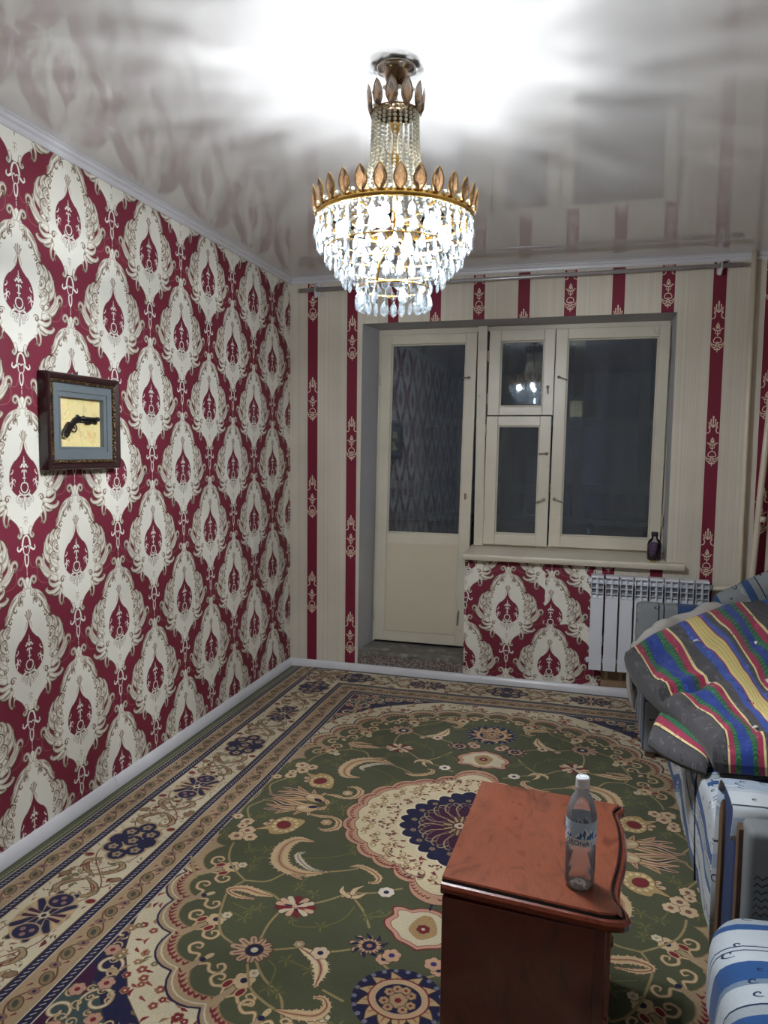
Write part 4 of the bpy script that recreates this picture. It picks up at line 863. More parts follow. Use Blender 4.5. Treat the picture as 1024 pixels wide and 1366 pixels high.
# ================================================================== night stand
def wood(name, base, dark, rough=.25, sc=(5, 1.2, 5), coat=.5):
    N = NT(name); tc = N.n('TexCoord').outputs['Object']; q = N.scale(tc, sc); f = N.noise(q, 3.2, 5, 2.2, .6); g = N.noise(N.scale(tc, (60, 6, 60)), 4, 4)
    c = N.mix(.35, N.ramp(f, [(.30, lin(tuple(x*.85 for x in dark))), (.46, lin(base)), (.58, lin(tuple(min(255, x*1.1) for x in base))), (.70, lin(dark))]), N.ramp(g, [(.3, lin(dark)), (.7, lin(base))])); N.l(c, N.p.inputs['Base Color'])
    N.p.inputs['Roughness'].default_value = rough; N.p.inputs['Coat Weight'].default_value = coat; N.p.inputs['Coat Roughness'].default_value = .12; N.bump(g, .04, .001); return N.m
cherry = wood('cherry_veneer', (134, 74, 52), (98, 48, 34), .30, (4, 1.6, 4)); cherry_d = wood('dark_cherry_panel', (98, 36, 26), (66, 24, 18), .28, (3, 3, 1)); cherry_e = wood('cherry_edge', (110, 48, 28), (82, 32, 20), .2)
ns = empty('nightstand', (1.84, -2.755, .0)); tag(ns, 'cherry wood nightstand with a serpentine drawer front standing on the rug', 'nightstand')
ZT = .5
def top_outline(o=0, n=12):
    # local coordinates; +x is the curved drawer front; corner points follow the photograph
    L = [(-.204, -.256-o), (.10, -.286-o)]
    fr = [(.150, -.290), (.180, -.284), (.194, -.268), (.190, -.240), (.176, -.205), (.178, -.15), (.190, -.08), (.198, 0), (.199, .07), (.195, .13), (.188, .17), (.190, .20), (.202, .222), (.200, .242), (.180, .252)]
    q = smooth(np.array(fr), 3)
    for i, (x, y) in enumerate(q): L.append((x+o*1.0, y+(-o if i < 5 else (o if i > len(q)-5 else 0))))
    L += [(.10, .258+o), (-.187, .270+o*.2)]
    return L
m = MB(); prof = [(-.016, -.036), (-.010, -.036), (-.002, -.031), (.003, -.024), (.003, -.015), (-.002, -.009), (-.008, -.0075), (-.0105, -.0095), (-.0125, -.0095), (-.0145, -.003), (-.0175, 0)]
rings = [[(x, y, ZT+dz) for x, y in top_outline(o)] for o, dz in prof]; n_ = len(rings[0])
m.add([p for r in rings for p in r], [(i*n_+k, i*n_+(k+1) % n_, (i+1)*n_+(k+1) % n_, (i+1)*n_+k) for i in range(len(rings)-1) for k in range(n_)], 1, False)
for q_ in range(6*n_, 9*n_): m.m[q_] = 2
nb = len(rings)*n_; m.add(rings[-1], [tuple(range(n_))], 0); m.add(rings[0], [tuple(range(n_))], 1)
m.obj('top', [cherry, cherry_e, mat('dark_groove', (38, 16, 12), .4)], ns)
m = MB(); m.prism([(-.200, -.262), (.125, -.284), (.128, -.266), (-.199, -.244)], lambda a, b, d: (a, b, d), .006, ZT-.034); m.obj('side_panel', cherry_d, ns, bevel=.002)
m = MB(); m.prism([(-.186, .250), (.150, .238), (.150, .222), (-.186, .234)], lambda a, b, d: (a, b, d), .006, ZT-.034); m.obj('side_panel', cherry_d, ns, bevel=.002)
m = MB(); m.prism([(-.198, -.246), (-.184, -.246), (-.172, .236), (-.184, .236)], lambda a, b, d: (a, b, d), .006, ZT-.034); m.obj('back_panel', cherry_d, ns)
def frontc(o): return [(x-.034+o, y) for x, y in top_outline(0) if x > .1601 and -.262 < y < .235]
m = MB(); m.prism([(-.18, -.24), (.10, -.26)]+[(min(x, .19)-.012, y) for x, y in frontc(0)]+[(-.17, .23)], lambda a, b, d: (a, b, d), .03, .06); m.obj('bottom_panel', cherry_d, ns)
for z0, z1 in ((.07, .255), (.262, .455)):
    fc = frontc(0); m = MB(); m.prism(fc+[(x-.016, y) for x, y in fc[::-1]], lambda a, b, d: (a, b, d), z0, z1); dr = m.obj('drawer', cherry, ns, bevel=.002)
    for y in (-.14, .14):
        m = MB(); xx = min(fc, key=lambda q: abs(q[1]-y))[0]; zz = (z0+z1)/2; m.tube([(xx-.001, y, zz), (xx+.010, y, zz), (xx+.020, y, zz), (xx+.026, y, zz)], [.010, .005, .013, .006], 10); m.obj('knob', bronze, dr)
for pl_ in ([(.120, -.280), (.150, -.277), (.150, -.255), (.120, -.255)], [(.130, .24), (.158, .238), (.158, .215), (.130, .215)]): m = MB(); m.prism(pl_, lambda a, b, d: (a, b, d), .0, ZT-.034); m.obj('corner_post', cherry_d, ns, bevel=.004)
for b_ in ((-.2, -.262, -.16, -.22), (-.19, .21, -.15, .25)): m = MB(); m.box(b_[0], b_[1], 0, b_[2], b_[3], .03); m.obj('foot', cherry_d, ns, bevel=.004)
for o in list(ns.children): o.location.z += .0112
# ================================================================== water bottle
def clear(name, tint=(1, 1, 1), glossy=.25, rough=.03, ior=1.35, haze=0.0):
    N = NT(name); N.t.nodes.remove(N.p); tr = N.n('BsdfTransparent'); tr.inputs[0].default_value = (*tint, 1); gl = N.n('BsdfGlossy'); gl.inputs['Roughness'].default_value = rough
    lw = N.n('LayerWeight'); lw.inputs[0].default_value = glossy; mx = N.n('MixShader'); N.l(lw.outputs['Fresnel'], mx.inputs[0]); N.l(tr.outputs[0], mx.inputs[1]); N.l(gl.outputs[0], mx.inputs[2])
    out = mx.outputs[0]
    if haze: df = N.n('BsdfTranslucent'); d2 = N.n('BsdfDiffuse'); a = N.n('AddShader'); df.inputs[0].default_value = (.5, .5, .52, 1); d2.inputs[0].default_value = (.5, .5, .52, 1); N.l(df.outputs[0], a.inputs[0]); N.l(d2.outputs[0], a.inputs[1]); m2 = N.n('MixShader'); m2.inputs[0].default_value = haze; N.l(out, m2.inputs[1]); N.l(a.outputs[0], m2.inputs[2]); out = m2.outputs[0]
    N.l(out, N.out.inputs[0]); return N.m
pet = clear('clear_plastic', (.985, .99, .99), .30, .06, haze=.12); watr = clear('water', (.97, .98, .985), .25, .01, haze=.03)
bo = empty('water_bottle', (1.932, -2.937, ZT+.0115)); tag(bo, 'clear plastic water bottle with a white cap and blue mountain label on the nightstand', 'bottle')
body = [(0, .006), (.018, .002), (.026, .0), (.031, .008), (.0325, .018), (.031, .026), (.0325, .034), (.0325, .060), (.0315, .064), (.0325, .068), (.0325, .094), (.0312, .099), (.0328, .104), (.0328, .158), (.031, .172), (.026, .190), (.019, .205), (.0140, .214), (.0132, .222), (.016, .2225), (.016, .2245), (.0125, .2245), (.0125, .230)]
m = MB(); m.lathe(body, n=40); bb = m.obj('bottle_body', pet, bo)
for k in range(5):
    a = k*1.2566; m = MB(); m.lathe([(0, -.001), (.006, .001), (.007, .005), (0, .009)], (.020*math.cos(a), .020*math.sin(a), .0), 8); m.obj('foot', pet, bb)
m = MB(); m.lathe([(0, .0075), (.024, .003), (.0305, .010), (.0318, .018), (.0303, .026), (.0318, .034), (.0318, .060), (.0307, .064), (.0318, .068), (.0318, .0775), (0, .0772)], n=40); m.obj('water', watr, bo)
m = MB()
m.lathe([(.0, .2465), (.0125, .2465), (.0143, .2445), (.0148, .2425), (.0150, .2285), (.0152, .2275), (.0152, .2235), (.0135, .2235)], n=36, smooth=False); m.obj('cap', mat('white_cap', (226, 228, 232), .35), bo)
capr = mat('cap_print', (120, 170, 200), .5); m = MB(); m.tube([(.0085*math.cos(t), .0085*math.sin(t), .2467) for t in np.linspace(0, 6.28, 22)], .0006, 5); m.obj('cap_ring', capr, bo)
lab = tex_mat('bottle_label', bottle_label(), lambda N, o, tc: (N.val('MULTIPLY', N.val('ARCTAN2', o[1], o[0]), 1/6.2832), N.val('MULTIPLY', N.val('SUBTRACT', o[2], .104), 1/.052)), .4, 0, .001)
m = MB(); m.lathe([(.0330, .104), (.0331, .106), (.0331, .155), (.0330, .156)], n=48); lo = m.obj('label', lab.m, bo)
def wrap_text(txt, size, ang0, z, col, name, r=.03335, spacing=1.0):
    cu = bpy.data.curves.new('t', 'FONT'); cu.body = txt; cu.size = size; cu.align_x = 'CENTER'; cu.space_character = spacing; to = bpy.data.objects.new('t', cu); SC.collection.objects.link(to)
    dg = bpy.context.evaluated_depsgraph_get(); me = bpy.data.meshes.new_from_object(to.evaluated_get(dg)); bpy.data.objects.remove(to)
    bm = bmesh.new(); bm.from_mesh(me); bmesh.ops.subdivide_edges(bm, edges=[e for e in bm.edges if e.calc_length() > .002], cuts=2); bm.to_mesh(me); bm.free()
    for v in me.vertices: a = ang0+v.co.x/r; v.co = Vector((r*math.cos(a), r*math.sin(a), z+v.co.y))
    me.materials.clear(); me.materials.append(col); o = bpy.data.objects.new(name, me); link(o, lo); return o
navy_ink = mat('navy_ink', (24, 40, 84), .5)
wrap_text('CORONA', .0150, -math.pi/2-.50, .1055, navy_ink, 'label_lettering')
wrap_text('* * *', .011, -math.pi/2+.42, .104, mat('blue_ink', (90, 130, 180), .5), 'label_lettering')
bo.rotation_euler = (0, 0, .08)
# ================================================================== jar and trinket on the sill
ja = empty('glass_jar', (2.300, .045, .8325)); ja.scale = (1.1, 1.1, 1.32); tag(ja, 'small glass jar of purple grains with a black lid on the window sill', 'jar')
jp = [(0, .001), (.030, .001), (.036, .006), (.036, .070), (.030, .086), (.016, .098), (.015, .112), (0, .112)]
m = MB(); m.lathe([(r*1.0, z) for r, z in jp], n=24); m.obj('jar_glass', clear('jar_glass', (.85, .84, .9), .35), ja)
N = NT('purple_grains'); tcx = N.n('TexCoord').outputs['Object']; v = N.n('TexVoronoi'); v.inputs['Scale'].default_value = 190; N.l(tcx, v.inputs['Vector']); N.l(N.ramp(v.outputs['Color'], [(.2, lin((64, 38, 66))), (.6, lin((112, 84, 110))), (.9, lin((60, 60, 100)))]), N.p.inputs['Base Color']); N.bump(v.outputs['Distance'], .8, .004)
m = MB(); m.lathe([(0, .004), (.030, .004), (.0345, .010), (.0345, .068), (.026, .078), (0, .081)], n=24); o = m.obj('jar_filling', N.m, ja); o['kind'] = 'stuff'
m = MB(); m.lathe([(0, .126), (.0165, .126), (.018, .124), (.018, .108), (.016, .107)], n=24); m.obj('jar_lid', mat('black_lid', (26, 22, 24), .4), ja)
m = MB(); m.prism([(0, 0), (.012, .006), (.030, .004), (.040, -.004), (.028, -.010), (.010, -.008)], lambda a, b, d: (a, b, d), 0, .006); o = m.obj('dried_leaf', mat('dry_leaf', (150, 118, 60), .7, var=.3, vs=60), bevel=.002, loc=(2.272, -.030, .8305)); o.rotation_euler = (0, 0, -.3); tag(o, 'curled yellow brown dried leaf lying on the sill before the jar', 'leaf')
QROWS = [[(2.095,-1.16,0.543),(2.141,-1.061,0.554),(2.228,-0.883,0.577),(2.302,-0.795,0.591),(2.423,-0.62,0.616),(2.555,-0.473,0.64),(2.68,-0.316,0.664),(2.788,-0.31,0.715),(2.899,-0.31,0.782)],[(2.12,-1.371,0.529),(2.181,-1.302,0.54),(2.259,-1.184,0.557),(2.349,-1.049,0.576),(2.472,-0.951,0.596),(2.589,-0.87,0.614),(2.699,-0.74,0.634),(2.843,-0.592,0.66),(2.996,-0.436,0.687)],[(2.165,-1.548,0.52),(2.219,-1.494,0.53),(2.291,-1.389,0.545),(2.384,-1.39,0.554),(2.509,-1.307,0.573),(2.609,-1.221,0.589),(2.704,-1.103,0.608),(2.846,-0.99,0.63),(2.989,-0.894,0.652)],[(2.205,-1.665,0.516),(2.248,-1.57,0.527),(2.341,-1.517,0.54),(2.415,-1.47,0.551),(2.528,-1.582,0.554),(2.612,-1.471,0.571),(2.723,-1.393,0.588),(2.846,-1.271,0.609),(2.99,-1.187,0.63)],[(2.26,-1.778,0.513),(2.318,-1.711,0.523),(2.381,-1.709,0.53),(2.447,-1.688,0.538),(2.536,-1.819,0.537),(2.636,-1.717,0.555),(2.736,-1.649,0.57),(2.838,-1.579,0.585),(2.957,-1.543,0.6)],[(2.303,-1.928,0.506),(2.369,-1.879,0.516),(2.428,-1.877,0.522),(2.486,-1.875,0.528),(2.551,-1.967,0.528),(2.639,-1.897,0.542),(2.732,-1.836,0.555),(2.839,-1.774,0.571),(2.928,-1.771,0.58)],[(2.322,-2.047,0.499),(2.384,-2.007,0.508),(2.438,-2.015,0.513),(2.493,-2.012,0.518),(2.554,-2.05,0.522),(2.638,-2.03,0.532),(2.729,-2.0,0.543),(2.821,-1.97,0.554),(2.894,-1.992,0.56)],[(2.326,-2.098,0.495),(2.373,-2.12,0.498),(2.429,-2.126,0.503),(2.477,-2.133,0.508),(2.55,-2.138,0.515),(2.619,-2.142,0.521),(2.697,-2.147,0.529),(2.785,-2.141,0.538),(2.855,-2.158,0.544)]]
# ================================================================== fabrics
def uvmat(name, arr, sc=(1, 1), rough=.9, bump=.3, extra_scale=300, gain=1.):
    N = NT(name); tc = N.n('TexCoord'); sp = N.n('SeparateXYZ'); N.l(tc.outputs['UV'], sp.inputs[0]); cb = N.n('CombineXYZ')
    N.l(N.val('MULTIPLY', sp.outputs[0], sc[0]), cb.inputs[0]); N.l(N.val('MULTIPLY', sp.outputs[1], sc[1]), cb.inputs[1])
    it = N.n('TexImage', extension='REPEAT'); it.image = make_image(name, arr); N.l(cb.outputs[0], it.inputs[0])
    N.l(N.mix(1., it.outputs[0], N.ramp(N.noise(tc.outputs['Object'], 4, 3), [(.3, (gain*.93,)*3), (.7, (gain*1.05,)*3)]), 'MULTIPLY'), N.p.inputs['Base Color'])
    N.p.inputs['Roughness'].default_value = rough; N.p.inputs['Specular IOR Level'].default_value = .2; N.p.inputs['Sheen Weight'].default_value = .1
    bw = N.n('RGBToBW'); N.l(it.outputs[0], bw.inputs[0]); N.bump(N.val('ADD', bw.outputs[0], N.val('MULTIPLY', N.noise(tc.outputs['Object'], extra_scale, 2), .6)), bump, .002); return N.m
SF = sofa_fabric(1.5); SG = sofa_fabric(1.5, True)
fab = uvmat('blue_white_upholstery', SF); fabg = uvmat('grey_blue_upholstery', SG); qf = uvmat('striped_ticking', quilt_fabric(), (1/9., 1.), gain=1.)
fb_blue = mat('navy_upholstery', (36, 54, 92), .9, var=.15, vs=20, bump=.2, bs=200); fb_grey = mat('worn_grey_upholstery', (112, 116, 118), .9, var=.12, vs=14, bump=.3, bs=240)
ply = mat('bare_plywood_edge', (92, 68, 48), .7, var=.15, vs=30, bump=.2, bs=90); piping = mat('black_piping', (26, 28, 34), .7)
def cushion(name, x0, y0, z0, x1, y1, z1, r, mats, parent, axis='xz', nu=14, nv=14, puff=.0, uvs=1/.6, uvf=None, wob=0):
    """a rounded upholstery block: superellipsoid-like shell with box UVs"""
    m = MB(); cx_, cy_, cz_ = (x0+x1)/2, (y0+y1)/2, (z0+z1)/2; hx, hy, hz = (x1-x0)/2, (y1-y0)/2, (z1-z0)/2
    def pt(p):
        q = Vector(((p[0]), (p[1]), (p[2]))); lim = Vector((hx-r, hy-r, hz-r)); c = Vector([max(-l, min(l, a)) for a, l in zip(q, lim)]); d = q-c
        if d.length > 1e-9: q = c+d.normalized()*r
        if puff:
            ux, uy, uz = q.x/hx, q.y/hy, q.z/hz
            q = Vector((q.x+puff*ux*(1-uy*uy)*(1-uz*uz), q.y+puff*uy*(1-ux*ux)*(1-uz*uz), q.z+puff*uz*(1-ux*ux)*(1-uy*uy)))
        if wob: q = q+Vector((math.sin(q.y*23+q.z*9), math.sin(q.x*19+q.z*13), math.sin(q.x*17+q.y*21)))*wob
        return (q.x+cx_, q.y+cy_, q.z+cz_)
    def lins(h, n): 
        a = list(np.linspace(-h+r, h-r, n)); return [-h, -h+r*.3, -h+r*.65]+a+[h-r*.65, h-r*.3, h]
    def face(ax, s):
        o = [a for a in range(3) if a != ax]; hs = (hx, hy, hz); A = lins(hs[o[0]], nu); Bq = lins(hs[o[1]], nv); G = np.zeros((len(A), len(Bq), 3)); U = np.zeros((len(A), len(Bq), 2))
        for i, a in enumerate(A):
            for j, b in enumerate(Bq):
                p = [0, 0, 0]; p[ax] = s*hs[ax]; p[o[0]] = a; p[o[1]] = b; G[i, j] = pt(p)
                w3 = (G[i, j][0], G[i, j][1], G[i, j][2])
                if uvf: U[i, j] = uvf(ax, w3)
                else: U[i, j] = ((w3[1]*uvs, w3[2]*uvs) if ax == 0 else (w3[0]*uvs, w3[2]*uvs) if ax == 1 else (w3[1]*uvs, w3[0]*uvs))
        m.grid(G, uv=U)
    for ax in range(3):
        for s in (-1, 1): face(ax, s)
    return m.obj(name, mats, parent)
# ================================================================== sofa along the right wall
so = empty('sofa', (2.73, -1.7, .0)); tag(so, 'blue and white striped sofa along the right side of the room beneath the folded mattress', 'sofa')
def into(o, e):
    for k in list(e): k.location -= Vector(o.location)
def uv_y(ax, p):   # bands run along the sofa; they sag and bend like the print does
    if ax == 0: return (p[1]*1.6, p[2]*1.75+.10*math.sin(p[1]*5)+.05*math.sin(p[1]*13)+.25)
    if ax == 2: return (p[0]*1.6, p[1]*1.6+.07*math.sin(p[0]*9))
    return (p[0]*1.6, p[2]*1.6)
e = [cushion('seat', 2.306, -2.326, .03, 3.14, -.955, .425, .035, fab, so, uvf=uv_y, puff=.006, wob=.002, nu=18)]
m = MB(); m.tube([(2.303, -2.02, .05), (2.300, -2.0, .20), (2.301, -1.96, .34), (2.310, -1.93, .415), (2.345, -1.925, .4305), (2.6, -1.92, .432)], .004, 6); e.append(m.obj('piping', piping, so))
e.append(cushion('backrest', 3.0, -2.32, .42, 3.20, -.955, .82, .05, fabg, so))
# near arm: fabric wrap over a bare plywood edge, navy inside
e.append(cushion('arm', 2.318, -2.538, .012, 3.10, -2.345, .545, .022, fb_blue, so))
m = MB()
pr = [(-2.336, .012), (-2.336, .46), (-2.332, .500), (-2.336, .525), (-2.352, .545), (-2.39, .556), (-2.46, .560), (-2.53, .556), (-2.548, .545), (-2.552, .515), (-2.550, .47)]
q = smooth(np.array(pr), 2); G = np.zeros((len(q), 12, 3)); U = np.zeros((len(q), 12, 2))
for i, (a, b) in enumerate(q):
    for j in range(12): x = 2.302+.80*j/11; G[i, j] = (x+.006*math.sin(b*14), a, b+.003*math.sin(x*30)); U[i, j] = (x*1.3, (a+b)*1.4)
fab_l = uvmat('white_upholstery', np.clip(SF*.25+np.array(C(178, 184, 188))*.75+np.where(SF.mean(2, keepdims=True) < .22, -.35, 0), 0, 1)); m.grid(G, uv=U); o = m.obj('arm_cover', fab_l, so); e.append(o)
md = o.modifiers.new('thick', 'SOLIDIFY'); md.thickness = .008; md.offset = 0
m = MB(); m.prism([(-2.356, .012), (-2.356, .455), (-2.366, .485), (-2.39, .505), (-2.402, .47), (-2.408, .40), (-2.412, .30), (-2.402, .012)], lambda a, b, d: (d, a, b), 2.309, 2.33); e.append(m.obj('plywood_edge', ply, so, bevel=.002))
into(so, e)
# ================================================================== near armchair (cropped by the frame)
ac = empty('armchair', (2.75, -3.0, .0)); tag(ac, 'blue and white armchair with a worn grey arm in the lower right corner', 'armchair')
e = [cushion('arm', 2.318, -2.690, .012, 3.10, -2.600, .565, .018, fb_grey, ac)]
m = MB(); m.prism([(-2.604, .012), (-2.604, .535), (-2.616, .552), (-2.632, .54), (-2.636, .40), (-2.640, .012)], lambda a, b, d: (d, a, b), 2.307, 2.325); e.append(m.obj('plywood_edge', ply, ac, bevel=.002))
zz = mat('zigzag_stitching', (40, 42, 46), .8)
m = MB()
for k in range(6): 
    z = .36+k*.018
    m.tube([(2.335+.006*(i % 2)+.0, -2.6905-.0008, z+(.009 if i % 2 else 0)) for i in range(2)]+[(2.352, -2.6913, z), (2.362, -2.6913, z+.009), (2.372, -2.6913, z)], .0016, 5)
m.tube([(2.39, -2.6915, .35), (2.39, -2.6915, .455), (2.46, -2.6915, .455)], .0022, 5); e.append(m.obj('stitching', zz, ac))
def uv_s(ax, p): return (p[0]*1.4+.3, p[1]*1.9+p[2]*.8+.06*math.sin(p[0]*9)+.62)
e.append(cushion('seat', 2.235, -3.28, .10, 3.06, -2.70, .385, .075, fab, ac, uvf=uv_s, puff=.012, wob=.003, nu=16))
e.append(cushion('base', 2.315, -3.30, .012, 3.08, -2.70, .12, .02, fb_blue, ac)); e.append(cushion('arm', 2.318, -3.42, .012, 3.10, -3.30, .565, .03, fb_grey, ac)); e.append(cushion('backrest', 2.98, -3.30, .385, 3.18, -2.70, .86, .05, fabg, ac))
into(ac, e)
# ================================================================== far armchair turned towards the camera
af = empty('armchair', (2.6, -.5, .0)); tag(af, 'grey and blue armchair beside the radiator with the striped mattress over it', 'armchair')
def uv_v(ax, p): return (p[2]*1.6+.4, 2.868-p[0]) if ax != 0 else (p[2]*1.6, p[1]*1.55+.1)
e = [cushion('seat', 2.205, -.925, .03, 2.95, -.27, .40, .025, fabg, af, uvf=uv_v), cushion('backrest', 2.196, -.31, .02, 2.95, -.20, .632, .028, fabg, af, uvf=uv_v)]
for z0 in (0,):
    for (x, y) in ((2.24, -.89), (2.24, -.24), (2.91, -.89), (2.91, -.24)): m = MB(); m.box(x-.02, y-.02, .0115, x+.02, y+.02, .035); e.append(m.obj('foot', ply, af))
m = MB(); m.tube([(2.27, -.928, .10), (2.35, -.9275, .10)], .0022, 5); m.tube([(2.362, -.9285, .03), (2.362, -.9285, .12)], .0026, 5); m.tube([(2.300+.022*math.cos(t)*(1-t/16), -.9285, .055+.022*math.sin(t)*(1-t/16)) for t in np.linspace(0, 11, 24)], .0022, 5); e.append(m.obj('stitching', zz, af))
into(af, e)
cu = cushion('back_cushion', -.22, -.045, -.10, .32, .045, .11, .042, fabg, None, uvf=lambda ax, p: (p[2]*1.6+.3, p[0]*1.6+.2), puff=.01); cu.location = (2.80, -.372, .715); cu.rotation_euler = (.1, -.50, 0); tag(cu, 'loose grey blue cushion leaning behind the mattress at the right edge of the photo', 'cushion')
# ================================================================== striped mattress draped over sofa and chair
QP = np.array(QROWS)
def bic(P, u, v):
    # Catmull-Rom surface through the control net
    def cr(a, b, c, d, t): return .5*((2*b)+(c-a)*t+(2*a-5*b+4*c-d)*t*t+(3*b-a-3*c+d)*t**3)
    R_, C_ = P.shape[:2]; i = min(int(u), R_-2); j = min(int(v), C_-2); fu, fv = u-i, v-j
    g = lambda a, b: P[min(max(a, 0), R_-1), min(max(b, 0), C_-1)]
    return cr(*[cr(*[g(i+a, j+b) for b in (-1, 0, 1, 2)], fv) for a in (-1, 0, 1, 2)], fu)
def pad(P, th, nu, nv, uvf, disp=None, name='', mats=None, parent=None, e0=.55, thf=None):
    Ru, Cv = P.shape[0]-1, P.shape[1]-1; U = np.linspace(0, 1, nu)*Ru; V = np.linspace(0, 1, nv)*Cv
    G = np.array([[bic(P, u, v) for v in V] for u in U]); du = np.gradient(G, axis=0); dv = np.gradient(G, axis=1); Nn = np.cross(du, dv); Nn /= np.linalg.norm(Nn, axis=2, keepdims=True)+1e-9
    if Nn[..., 2].mean() < 0: Nn = -Nn
    T = np.zeros(G.shape); UVs = np.zeros((nu, nv, 2)); Bt = np.zeros(G.shape)
    for i, u in enumerate(U):
        for j, v in enumerate(V):
            ed = min(u, Ru-u, v, Cv-v)/e0; ed = min(1, ed); h = th*math.sqrt(max(0, 1-(1-ed)**2))
            T[i, j] = G[i, j]+Nn[i, j]*(h*.5+(disp(u, v)*min(1, ed) if disp else 0)); Bt[i, j] = G[i, j]-Nn[i, j]*h*.5; UVs[i, j] = uvf(u, v)
    m = MB(); m.grid(T, uv=UVs); m.grid(Bt[:, ::-1], uv=UVs[:, ::-1]); return m.obj(name, mats, parent), T
qt = empty('mattress', (2.5, -1.2, .45)); tag(qt, 'thick multicoloured striped cotton mattress folded over the sofa and far armchair', 'mattress')
tuf = [(1.0, 3.55), (1.6, 5.55), (1.15, 7.0), (3.0, 5.0), (3.0, 2.85), (5.0, 3.1), (2.2, 7.6), (4.9, 5.2), (4.6, 7.0), (.9, 1.7)]
def qd(u, v):
    d = -.050*math.exp(-((u-3.0-.25*math.sin(v*1.3))/.20)**2)*max(0, min(1, (3.4-v)/1.2))
    for a, b in tuf: d -= .026*math.exp(-(((u-a)/.5)**2+((v-b)/.55)**2))
    d += .010*math.sin(u*2.3+v*1.1)*math.sin(v*1.7)+.005*math.sin(u*5+v*3)+.0025*math.sin(u*11-v*4)*math.sin(v*5+u); return d
qo, QT = pad(QP, .085, 72, 84, lambda u, v: (v, u*.2), qd, 'mattress_top', qf, qt, .4)
FL = np.array([[(2.245, -1.56, .475), (2.268, -1.66, .478), (2.30, -1.80, .478), (2.335, -1.94, .47)], [(2.205, -1.65, .465), (2.240, -1.745, .468), (2.285, -1.865, .468), (2.335, -1.98, .46)], [(2.165, -1.80, .455), (2.205, -1.865, .455), (2.262, -1.945, .452), (2.325, -2.03, .45)], [(2.150, -1.88, .445), (2.190, -1.955, .443), (2.250, -2.02, .440), (2.315, -2.07, .44)]])
fo, _ = pad(FL, .05, 30, 30, lambda u, v: (2.0-u*.62, v*.2), None, 'folded_end', qf, qt, .6)
tw = mat('white_thread_tuft', (214, 210, 204), .8)
for q, (u, v) in enumerate(tuf[:8]):
    i = int(round(u/7*71)); j = int(round(v/8*83)); p = QT[i, j]; m = MB(); a = q*1.3
    m.tube([(p[0]-.014*math.cos(a), p[1]-.014*math.sin(a), p[2]+.004), (p[0], p[1], p[2]+.009), (p[0]+.016*math.cos(a+.6), p[1]+.016*math.sin(a+.6), p[2]+.004)], [.003, .007, .003], 6); m.tube([(p[0], p[1], p[2]+.008), (p[0]+.008*math.sin(a), p[1]+.018, p[2]+.004)], [.004, .002], 6); m.obj('tuft', tw, qt)
e = list(qt.children); into(qt, e)
# crumpled sheet tucked behind the mattress
SH = np.array([[(2.13, -1.0, .46), (2.20, -.84, .50), (2.28, -.70, .53), (2.38, -.53, .57), (2.50, -.40, .60), (2.60, -.36, .63)], [(2.135, -1.05, .575), (2.20, -.90, .605), (2.29, -.76, .622), (2.40, -.59, .642), (2.52, -.46, .662), (2.62, -.40, .675)], [(2.20, -1.10, .50), (2.27, -.92, .53), (2.36, -.82, .545), (2.48, -.66, .57), (2.60, -.50, .59), (2.70, -.45, .60)]])
def sd(u, v): return .010*math.sin(v*2.6+u*3)+.004*math.sin(v*6.3-u*5)
so2, _ = pad(SH, .03, 26, 50, lambda u, v: (u, v), sd, 'crumpled_sheet', mat('grey_white_cotton', (168, 164, 158), .9, var=.06, bump=.3, bs=120), None, .5); tag(so2, 'crumpled greyish white sheet bundled between the mattress and the armchair back', 'sheet')
SD = np.array([[(2.150, -.99, .50), (2.128, -1.05, .49), (2.122, -1.12, .48)], [(2.152, -.98, .42), (2.132, -1.04, .41), (2.126, -1.12, .40)], [(2.165, -.98, .33), (2.150, -1.04, .32), (2.146, -1.12, .31)]])
o, _ = pad(SD, .03, 14, 14, lambda u, v: (u, v), sd, 'hanging_corner', so2.data.materials[0], so2, .8)
# ================================================================== crystal chandelier
CX, CY = 1.345, -2.40
def crystal(name, tint, body, tw_=.12):
    N = NT(name); N.t.nodes.remove(N.p); tr = N.n('BsdfTransparent'); tr.inputs[0].default_value = (*tint, 1); gl = N.n('BsdfGlossy'); gl.inputs['Roughness'].default_value = .03; gl.inputs[0].default_value = (1, 1, 1, 1)
    tl = N.n('BsdfTranslucent'); tl.inputs[0].default_value = (*body, 1); rf = N.n('BsdfRefraction'); rf.inputs['IOR'].default_value = 1.5; rf.inputs['Roughness'].default_value = .05; rf.inputs[0].default_value = (*tint, 1)
    fr = N.n('Fresnel'); fr.inputs[0].default_value = 1.9
    a = N.n('MixShader'); a.inputs[0].default_value = .30; N.l(tr.outputs[0], a.inputs[1]); N.l(rf.outputs[0], a.inputs[2])
    b = N.n('MixShader'); b.inputs[0].default_value = tw_; N.l(a.outputs[0], b.inputs[1]); N.l(tl.outputs[0], b.inputs[2])
    c = N.n('MixShader'); N.l(fr.outputs[0], c.inputs[0]); N.l(b.outputs[0], c.inputs[1]); N.l(gl.outputs[0], c.inputs[2]); N.l(c.outputs[0], N.out.inputs[0]); return N.m
cry = crystal('clear_crystal', (.93, .97, 1), (.80, .92, 1)); amb = crystal('smoky_amber_crystal', (.52, .40, .30), (.50, .37, .24), .2); bead_m = crystal('champagne_bead', (.96, .93, .84), (.95, .90, .74), .5)
ch = empty('chandelier', (CX, CY, H)); tag(ch, 'tiered crystal chandelier with amber leaf crowns hanging lit from the ceiling', 'chandelier')
Z = lambda z: z-H
m = MB(); m.lathe([(0, -.001), (.056, -.001), (.057, -.006), (.050, -.012), (.036, -.016), (.034, -.020)], n=36); m.obj('ceiling_plate', chrome, ch)
